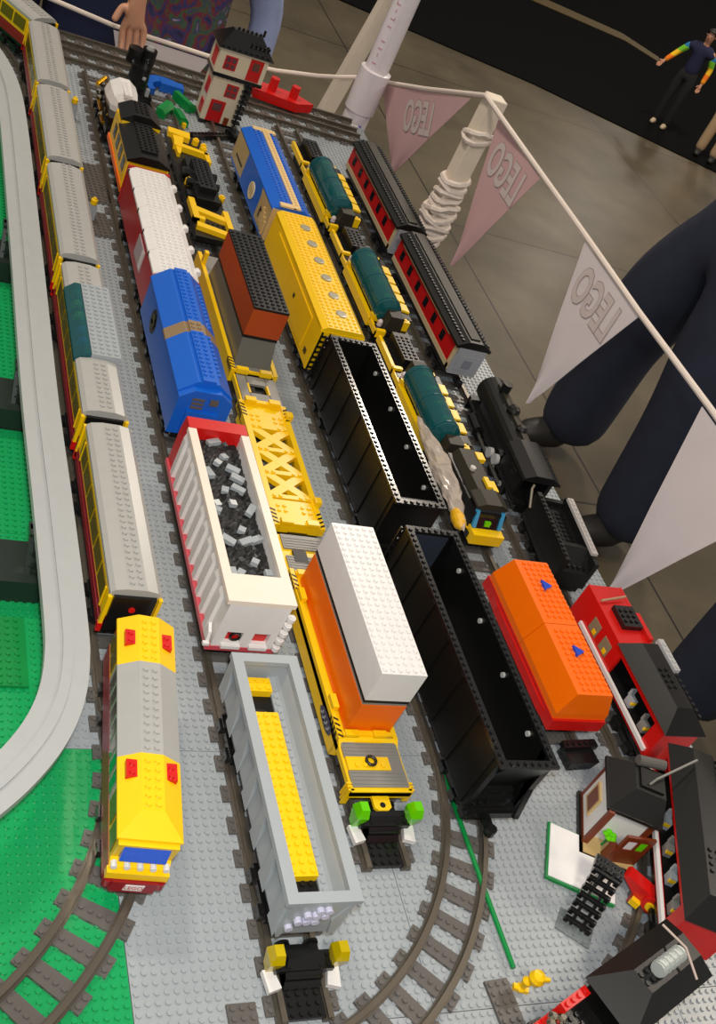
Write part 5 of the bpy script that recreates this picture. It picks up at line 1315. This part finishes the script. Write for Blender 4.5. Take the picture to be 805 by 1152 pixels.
def pennant(a, b_, tip, m, label, mirror=True, text=True, size=None):
    a = Vector(a) - Vector((0, 0, .75)); b_ = Vector(b_) - Vector((0, 0, .75)); tip = Vector(tip)
    t = thing('pennant', label, 'flag', tuple((a + b_) / 2))
    o = (a + b_) / 2
    mb = MB(); n = 14; vs = []; fs = []
    nrm = (b_ - a).cross(tip - a).normalized()
    for j in range(n + 1):
        v = j / n
        for i in range(n + 1):
            u = i / n
            p = (a * (1 - u) + b_ * u) * (1 - v) + tip * v
            w = .5 * math.sin(u * 6 + v * 3) * max(0, v - .5) * 2
            vs.append(p - o + nrm * w)
    for j in range(n):
        for i in range(n): q = j * (n + 1) + i; fs.append((q, q + 1, q + n + 2, q + n + 1))
    k = len(vs); vs += [v - nrm * .12 for v in vs]; fs += [tuple(x + k for x in f[::-1]) for f in fs]
    mb.add(vs, fs); mb.build('cloth', m, t)
    if text:
        xd = (b_ - a).normalized(); yd = ((a + b_) / 2 - tip); yd = (yd - xd * yd.dot(xd)).normalized()
        L = (b_ - a).length; L = min(L, 26); size = size or L * .30
        c = -yd * L * .25
        zz = xd.cross(yd)
        for (nm, off, ext, mm, d) in (('lettering_outline', .62, .0, FLAGGREY, .2), ('lettering', .36, .0, FLAGWHITE, .26)):
            for s in (1, -1):
                me = text_mesh('LEGO', size, extrude=.012, offset=off * size * .07, mirror=mirror)
                me.materials.append(mm); ob = bpy.data.objects.new(nm, me); COL.objects.link(ob); ob.parent = t
                M = Matrix((xd * .86, yd * 1.35, zz)).transposed().to_4x4(); M.translation = (c + zz * d * s) * S
                ob.matrix_local = M
FP = CLOTHP
pennant((80.2, 213, 9.6), (78.2, 164, 29.6), (81.6, 190, -4), CLOTHP, 'pale pink pennant with mirrored lettering hanging between the white pipe and wooden post')
pennant((80, 152.5, 31), (80, 127.6, 31), (80, 141.5, 0), CLOTHP, 'pale pink pennant hanging next to the wooden post, the nearest to it')
pennant((80, 104.5, 31), (80, 80.6, 31), (80, 93.3, 0), CLOTHW, 'pale pennant hanging in front of the leg in dark jeans')
pennant((80, 56.5, 31), (80, 33, 31), (80, 48, -6), CLOTHW, 'plain whitish pennant hanging beside the steam engine tender', text=False)
pennant((10, 210, 3.4), (34, 210, 3.2), (22, 210.5, -27), CLOTHW, 'white pennant hanging behind the back tracks under the hand', text=False)

# ------------------------------------------------------------------ people
def skin_mesh(verts, edges, radii, sub=1):
    me = bpy.data.meshes.new('body'); me.from_pydata([tuple(Vector(v) * S) for v in verts], edges, []); me.update()
    ob = bpy.data.objects.new('body', me); COL.objects.link(ob)
    md = ob.modifiers.new('skin', 'SKIN'); md.use_smooth_shade = True; md.branch_smoothing = .3
    sv = me.skin_vertices[0].data
    for i, r in enumerate(radii): sv[i].radius = ((r[0] * S, r[1] * S) if isinstance(r, tuple) else (r * S, r * S)); sv[i].use_root = (i == 0)
    sb = ob.modifiers.new('sub', 'SUBSURF'); sb.levels = sub; sb.render_levels = sub
    dg = bpy.context.evaluated_depsgraph_get(); dg.update()
    out = bpy.data.meshes.new_from_object(ob.evaluated_get(dg))
    bpy.data.objects.remove(ob); bpy.data.meshes.remove(me)
    for p in out.polygons: p.use_smooth = True
    return out
class Graph:
    def __init__(s): s.v = []; s.e = []; s.r = []
    def add(s, p, r, prev=None):
        s.v.append(Vector(p)); s.r.append(r)
        if prev is not None: s.e.append((prev, len(s.v) - 1))
        return len(s.v) - 1
    def chain(s, prev, items):
        for p, r in items: prev = s.add(p, r, prev)
        return prev
    def build(s, name, m, parent, sub=1):
        me = skin_mesh(s.v, s.e, s.r, sub); me.materials.clear(); me.materials.append(m); me.name = name
        o = bpy.data.objects.new(name, me); COL.objects.link(o)
        if parent is not None: o.parent = parent
        return o
def person(label, loc, rz, H, legs=None, arms=None, shirt=None, sleeves=(None, None), trousers=None, shoes=None, hair=None, girth=1.0, hair_long=False, shirt_low=112, drop=0, tf=1.0):
    k = H / 218.0
    t = thing('person', label, 'person', loc, rz)
    g = girth
    def P(x, y, z): return Vector((x * k, y * k, z * k))
    legs = legs or [[(12, 0, 112), (13, -2, 60), (13, 2, 10), (13, -14, 4)], [(-12, 0, 112), (-13, -2, 60), (-13, 2, 10), (-13, -14, 4)]]
    arms = arms or [[(24, 0, 178), (30, 2, 142), (30, -6, 112)], [(-24, 0, 178), (-30, 2, 142), (-30, -6, 112)]]
    b = Graph()
    r0 = b.add(P(0, 0, 116), (15 * g * k, 11 * g * k)); r1 = b.add(P(0, 0, 140), (14 * g * k, 10 * g * k), r0); r2 = b.add(P(0, 0, 166), (17 * g * k, 11 * g * k), r1)
    nk = b.chain(r2, [(P(0, 1, 182), 7 * k), (P(0, 0, 188), 6.2 * k), (P(0, -2, 196), (9 * k, 10 * k)), (P(0, -2, 206), (9.6 * k, 11 * k)), (P(0, -1, 214), (6.5 * k, 7 * k))])
    for L in legs:
        hp, kn, an, to = [P(*q) for q in L]
        b.chain(r0, [(hp, 10.5 * g * k), (hp.lerp(kn, .5), 9.5 * g * k), (kn, 7.0 * g * k), (kn.lerp(an, .4), 6.6 * g * k), (an, 4.2 * k), (to, 4.2 * k)])
    for A in arms:
        q = [P(*z) for z in A]
        w = b.chain(r2, [(q[0], 6.5 * k), (q[0].lerp(q[1], .5), 5.6 * k), (q[1], 4.6 * k), (q[1].lerp(q[2], .5), 4.2 * k), (q[2], 3.2 * k)])
        d = (q[2] - q[1]).normalized()
        if len(A) > 3: d = (P(*A[3]) - q[2]).normalized()
        sd = d.cross(Vector((0, 1, .2))).normalized()
        if sd.length < .1: sd = Vector((1, 0, 0))
        nm = d.cross(sd).normalized()
        pm = b.add(q[2] + d * 6 * k, (4.6 * k, 2.2 * k), w)
        for (o, l) in ((-3.4, 8), (-1.15, 10), (1.15, 9.4), (3.4, 7.4)):
            base = q[2] + d * 10.5 * k + sd * o * k
            b.chain(pm, [(base, 1.25 * k), (base + d * l * .5 * k + nm * .8 * k, 1.1 * k), (base + d * l * .95 * k + nm * 2.6 * k, .9 * k)])
        th = q[2] + d * 4 * k + sd * -4.4 * k
        b.chain(pm, [(th, 1.4 * k), (th + d * 5 * k - sd * 2.6 * k + nm * 1.5 * k, 1.1 * k)])
    body = b.build('body', SKIN, t, 2)
    # face
    def ball(mb, c, r, n=10):
        mb.lathe([(r * math.sin(PI * (q + .15) / 8.3), -r * math.cos(PI * (q + .15) / 8.3)) for q in range(9)], n, tuple(c))
    e = MB(); ir = MB(); br = MB()
    for x in (-3.7, 3.7):
        ball(e, P(x, -10.0, 204), 1.7 * k); ball(ir, P(x, -11.2, 204), .85 * k)
        br.box((x - 2) * k, (x + 2) * k, -12.2 * k, -10.4 * k, 207.2 * k, 208 * k)
    for o in e.build_each('eye', mat('eye white', (226, 220, 212), .25), t, smooth=True): pass
    ir.build_each('iris', mat('eye dark', (50, 34, 26), .15), t, smooth=True); br.build_each('eyebrow', hair or mat('brow brown', (60, 42, 30), .7), t)
    n = MB(); n.tube([tuple(P(0, -11.0, 205.5)), tuple(P(0, -12.8, 202)), tuple(P(0, -14.2, 200)), tuple(P(0, -11.5, 198.6))], [.8 * k, 1.1 * k, 1.6 * k, 1.0 * k], 8); n.build('nose', SKIN, t, smooth=True)
    mo = MB(); mo.tube([tuple(P(-2.9, -10.9, 195.4)), tuple(P(0, -12.1, 195.0)), tuple(P(2.9, -10.9, 195.4))], [.4 * k, .85 * k, .4 * k], 8); mo.build('mouth', mat('lips', (168, 96, 86), .5), t, smooth=True)
    er = MB()
    for x in (-9.8, 9.8): ball(er, P(x, -1, 203), 2.3 * k)
    er.build_each('ear', SKIN, t, smooth=True)
    if hair:
        hb = MB(); vs = []; fs = []; keep = {}
        for a in range(13):
            th = PI * a / 14
            for q in range(24):
                ph = 2 * PI * q / 24
                nx, ny, nz = math.sin(th) * math.cos(ph), math.sin(th) * math.sin(ph), math.cos(th)
                low = (-.62 if hair_long else -.35) if ny > .1 else (.0 if ny > -.45 else .5)
                zz = max(nz, low)
                drop_ = (16 if hair_long else 0) * max(0, ny) * (1 if nz < 0 else 0)
                vs.append(tuple(P(nx * 11.6, -1 + ny * 12.8, 205 + zz * 13 - drop_)))
        for a in range(12):
            for q in range(24): fs.append((a * 24 + q, a * 24 + (q + 1) % 24, (a + 1) * 24 + (q + 1) % 24, (a + 1) * 24 + q))
        hb.add(vs, fs); ho = hb.build('hair', hair, t, smooth=True)
        sm = ho.modifiers.new('thickness', 'SOLIDIFY'); sm.thickness = .8 * k * S
    if trousers:
        tg = Graph(); a = tg.add(P(0, 0, 116), (17.5 * g * k, 13.5 * g * k)); tg.add(P(0, 0, 138), (16.5 * g * k, 12.5 * g * k), a)
        for L in legs:
            hp, kn, an, to = [P(*q) for q in L]
            tg.chain(a, [(hp, 12.6 * g * k), (hp.lerp(kn, .5), 11.4 * g * k * tf), (kn, 9.2 * g * k * tf), (kn.lerp(an, .45), 9.2 * g * k * tf), (an - Vector((0, 0, 4.5 * k)), 8.8 * g * k * tf)])
        tg.build('trousers', trousers, t, 2)
    if shirt:
        sg_ = Graph(); a = sg_.add(P(0, 0, shirt_low), (19 * g * k, 15 * g * k)); q = sg_.chain(a, [(P(0, 0, 140), (17 * g * k, 13 * g * k)), (P(0, -.5, 158), (19.5 * g * k, 15.5 * g * k)), (P(0, 0, 170), (20 * g * k, 14.5 * g * k))])
        sg_.chain(q, [(P(0, 1, 183), 8.6 * k)])
        for A in arms:
            z = [P(*w_) for w_ in A]
            sg_.chain(q, [(z[0], 10.4 * k), (z[0].lerp(z[1], .45), 8.2 * k)])
        sg_.build('shirt', shirt, t, 2)
    for A, sm in zip(arms, sleeves):
        if sm is None: continue
        q = [P(*z) for z in A]; sl = Graph()
        a = sl.add(q[0].lerp(q[1], .08), 8.6 * k); sl.chain(a, [(q[0].lerp(q[1], .5), 7.9 * k), (q[1], 6.6 * k), (q[1].lerp(q[2], .5), 6.2 * k), (q[2], 5.2 * k)])
        sl.build('sleeve', sm, t)
    if shoes:
        for L in legs:
            an, to = P(*L[2]), P(*L[3]); d = (to - an); d.z = 0; d = d.normalized()
            sh = Graph(); c = Vector((an.x, an.y, 0)); sh.chain(None, []) if False else None
            a = sh.add(c - d * 5 * k + Vector((0, 0, 5.2 * k)), (5.0 * k, 5.0 * k)); sh.chain(a, [(c + d * 5 * k + Vector((0, 0, 7.4 * k)), (6.2 * k, 7.0 * k)), (c + d * 13 * k + Vector((0, 0, 5.6 * k)), (6.0 * k, 5.6 * k)), (c + d * 21 * k + Vector((0, 0, 4.2 * k)), (4.8 * k, 4.0 * k))])
            sh.chain(a, [(c + Vector((0, 0, 13 * k)), 5.6 * k)])
            sh.build('shoe', shoes, t)
    return t
BROWNHAIR = mat('brown hair', (70, 48, 32), .6); BLOND = mat('blond hair', (196, 156, 104), .6)
NAVY = mat('navy cloth', (30, 38, 70), .85); GREYSHIRT = mat('dark grey shirt', (60, 62, 70), .85); DSHOE = mat('dark shoe', (40, 38, 36), .5)
upper = [[(25, 0, 178), (33, -4, 146), (12, -24, 166)], [(-25, 0, 178), (-33, -4, 146), (-12, -24, 166)]]
wide = [[(13, 0, 112), (17, -2, 60), (20, 2, 10), (20, -14, 4)], [(-13, 0, 112), (-17, -2, 60), (-20, 2, 10), (-20, -14, 4)]]
person('person in dark jeans standing with legs apart behind the pennants', (203, 193, ZF), R(-90), 210, legs=[[(13, 0, 104), (23, -2, 58), (26, 2, 10), (26, -14, 4)], [(-13, 0, 104), (-23, -2, 58), (-26, 2, 10), (-26, -14, 4)]], arms=upper, shirt_low=114, shirt=GREYSHIRT, sleeves=(GREYSHIRT, GREYSHIRT), trousers=DENIM, shoes=DSHOE, hair=BROWNHAIR, girth=1.05, tf=1.42)
person('person in dark jeans standing nearest the red saloon coach', (191, 78, ZF), R(-90), 212, legs=wide, arms=upper, shirt_low=116, shirt=NAVY, sleeves=(NAVY, NAVY), trousers=DENIM, shoes=DSHOE, hair=BROWNHAIR, girth=1.1, tf=1.3)
person('person in navy trousers standing behind the far bend of the passenger train', (4, 284, ZF), R(0), 214, girth=1.25, arms=upper, shirt=NAVY, sleeves=(NAVY, NAVY), trousers=NAVY, shoes=DSHOE, hair=BROWNHAIR)
def print_mat():
    m = bpy.data.materials.new('colourful printed cloth'); m.use_nodes = True; nt = m.node_tree; N = nt.nodes; L = nt.links; b = N['Principled BSDF']; b.inputs['Roughness'].default_value = .85
    tc = N.new('ShaderNodeTexCoord'); n = N.new('ShaderNodeTexNoise'); n.inputs['Scale'].default_value = 26; n.inputs['Detail'].default_value = 5; n.inputs['Distortion'].default_value = 1.2
    cr = N.new('ShaderNodeValToRGB'); el = cr.color_ramp.elements; el[0].position = .3; el[0].color = lin((44, 30, 62)); el[1].position = .72; el[1].color = lin((150, 140, 170))
    for p, c in ((.42, (60, 60, 110)), (.5, (120, 40, 50)), (.57, (60, 100, 70)), (.64, (70, 60, 96))): x = el.new(p); x.color = lin(c)
    L.new(tc.outputs['Object'], n.inputs['Vector']); L.new(n.outputs['Fac'], cr.inputs['Fac']); L.new(cr.outputs['Color'], b.inputs['Base Color']); return m
LBLUE = mat('light blue denim', (140, 152, 190), .85, noise=.12)
kc = 155 / 218.0
def rel(x, y, z):
    return ((x - 35) / kc, (y - 247) / kc, (z - ZF) / kc)
person('child in a colourful printed shirt leaning over the back barrier with one hand', (35, 247, ZF), 0, 155, shirt_low=100,
       arms=[[rel(48, 247, 22), rel(56, 246, 6), rel(54, 236, -14)], [rel(21, 240, 26), rel(12.5, 213, 24), rel(13.0, 208.6, 12.4), rel(14.2, 208.0, 3)]],
       shirt=print_mat(), sleeves=(LBLUE, None), trousers=LBLUE, shoes=DSHOE, hair=BROWNHAIR)
def rainbow():
    m = bpy.data.materials.new('rainbow striped cloth'); m.use_nodes = True; nt = m.node_tree; N = nt.nodes; L = nt.links; b = N['Principled BSDF']; b.inputs['Roughness'].default_value = .85
    tc = N.new('ShaderNodeTexCoord'); sp = N.new('ShaderNodeSeparateXYZ'); mr = N.new('ShaderNodeMapRange'); mr.inputs['From Min'].default_value = .27; mr.inputs['From Max'].default_value = .49
    cr = N.new('ShaderNodeValToRGB'); cr.color_ramp.interpolation = 'CONSTANT'; el = cr.color_ramp.elements; el[0].position = 0; el[0].color = lin((60, 60, 160)); el[1].position = .9; el[1].color = lin((40, 50, 150))
    for p, c in ((.12, (240, 150, 10)), (.3, (240, 120, 10)), (.42, (240, 190, 20)), (.58, (120, 200, 40)), (.74, (30, 120, 170))): x = el.new(p); x.color = lin(c)
    L.new(tc.outputs['Object'], sp.inputs[0]); L.new(sp.outputs['Z'], mr.inputs['Value']); L.new(mr.outputs['Result'], cr.inputs['Fac']); L.new(cr.outputs['Color'], b.inputs['Base Color']); return m
DBLUE = mat('dark blue cloth', (24, 28, 62), .85)
person('small child in a rainbow sleeved jumper walking on the black carpet', (478, 620, ZF + .8), R(-50), 72, shirt=DBLUE, sleeves=(rainbow(), rainbow()), trousers=mat('black cloth', (24, 24, 26), .9), shoes=mat('pale shoe', (190, 170, 140), .6), hair=mat('dark hair', (34, 26, 22), .6),
       arms=[[(24, 0, 176), (34, 6, 146), (36, -6, 116)], [(-24, 0, 176), (-42, -6, 148), (-54, -26, 122)]])
person('person with blond hair in a dark red top and tan trousers on the black carpet', (499, 584, ZF + .8), R(-40), 92, shirt=mat('dark red cloth', (120, 16, 40), .85), sleeves=(MATS['dark red cloth'], MATS['dark red cloth']), trousers=mat('tan cloth', (190, 160, 124), .85), shoes=DSHOE, hair=BLOND, hair_long=True)

# ------------------------------------------------------------------ light
w = bpy.data.worlds.new('hall'); scene.world = w; w.use_nodes = True
bg = w.node_tree.nodes['Background']; bg.inputs['Color'].default_value = (1.0, .94, .88, 1); bg.inputs['Strength'].default_value = .28
def area(name, loc, e, size, col, tgt=None):
    l = bpy.data.lights.new(name, 'AREA'); l.energy = e; l.shape = 'DISK'; l.size = size; l.color = col
    o = bpy.data.objects.new(name, l); COL.objects.link(o); o.location = Vector(loc) * S
    d = (Vector(tgt) - Vector(loc)) if tgt else Vector((0, 0, -1))
    o.rotation_euler = d.to_track_quat('-Z', 'Y').to_euler(); return o
WARM = (1, .88, .74)
area('ceiling_light', (334, 524, 372), 90, .5, WARM)
area('ceiling_light', (-120, 260, 372), 50, .55, WARM)
area('ceiling_light', (950, 1290, 372), 55, .8, WARM)
area('ceiling_light', (-100, -200, 372), 60, .55, WARM)
area('ceiling_light', (400, 100, 372), 40, .55, WARM)
fl = bpy.data.lights.new('camera_flash', 'SPOT'); fl.energy = 26; fl.spot_size = R(75); fl.spot_blend = .6; fl.shadow_soft_size = .018; fl.color = (.93, .97, 1)
fo = bpy.data.objects.new('camera_flash', fl); COL.objects.link(fo); fo.location = (CAMP - dn * 7 + rx * 3) * S
fo.rotation_euler = fw.to_track_quat('-Z', 'Y').to_euler()
vs = scene.view_settings; vs.view_transform = 'Standard'; vs.look = 'None'; vs.gamma = 1.0; vs.exposure = 0.0
try: vs.use_curve_mapping = False
except Exception: pass
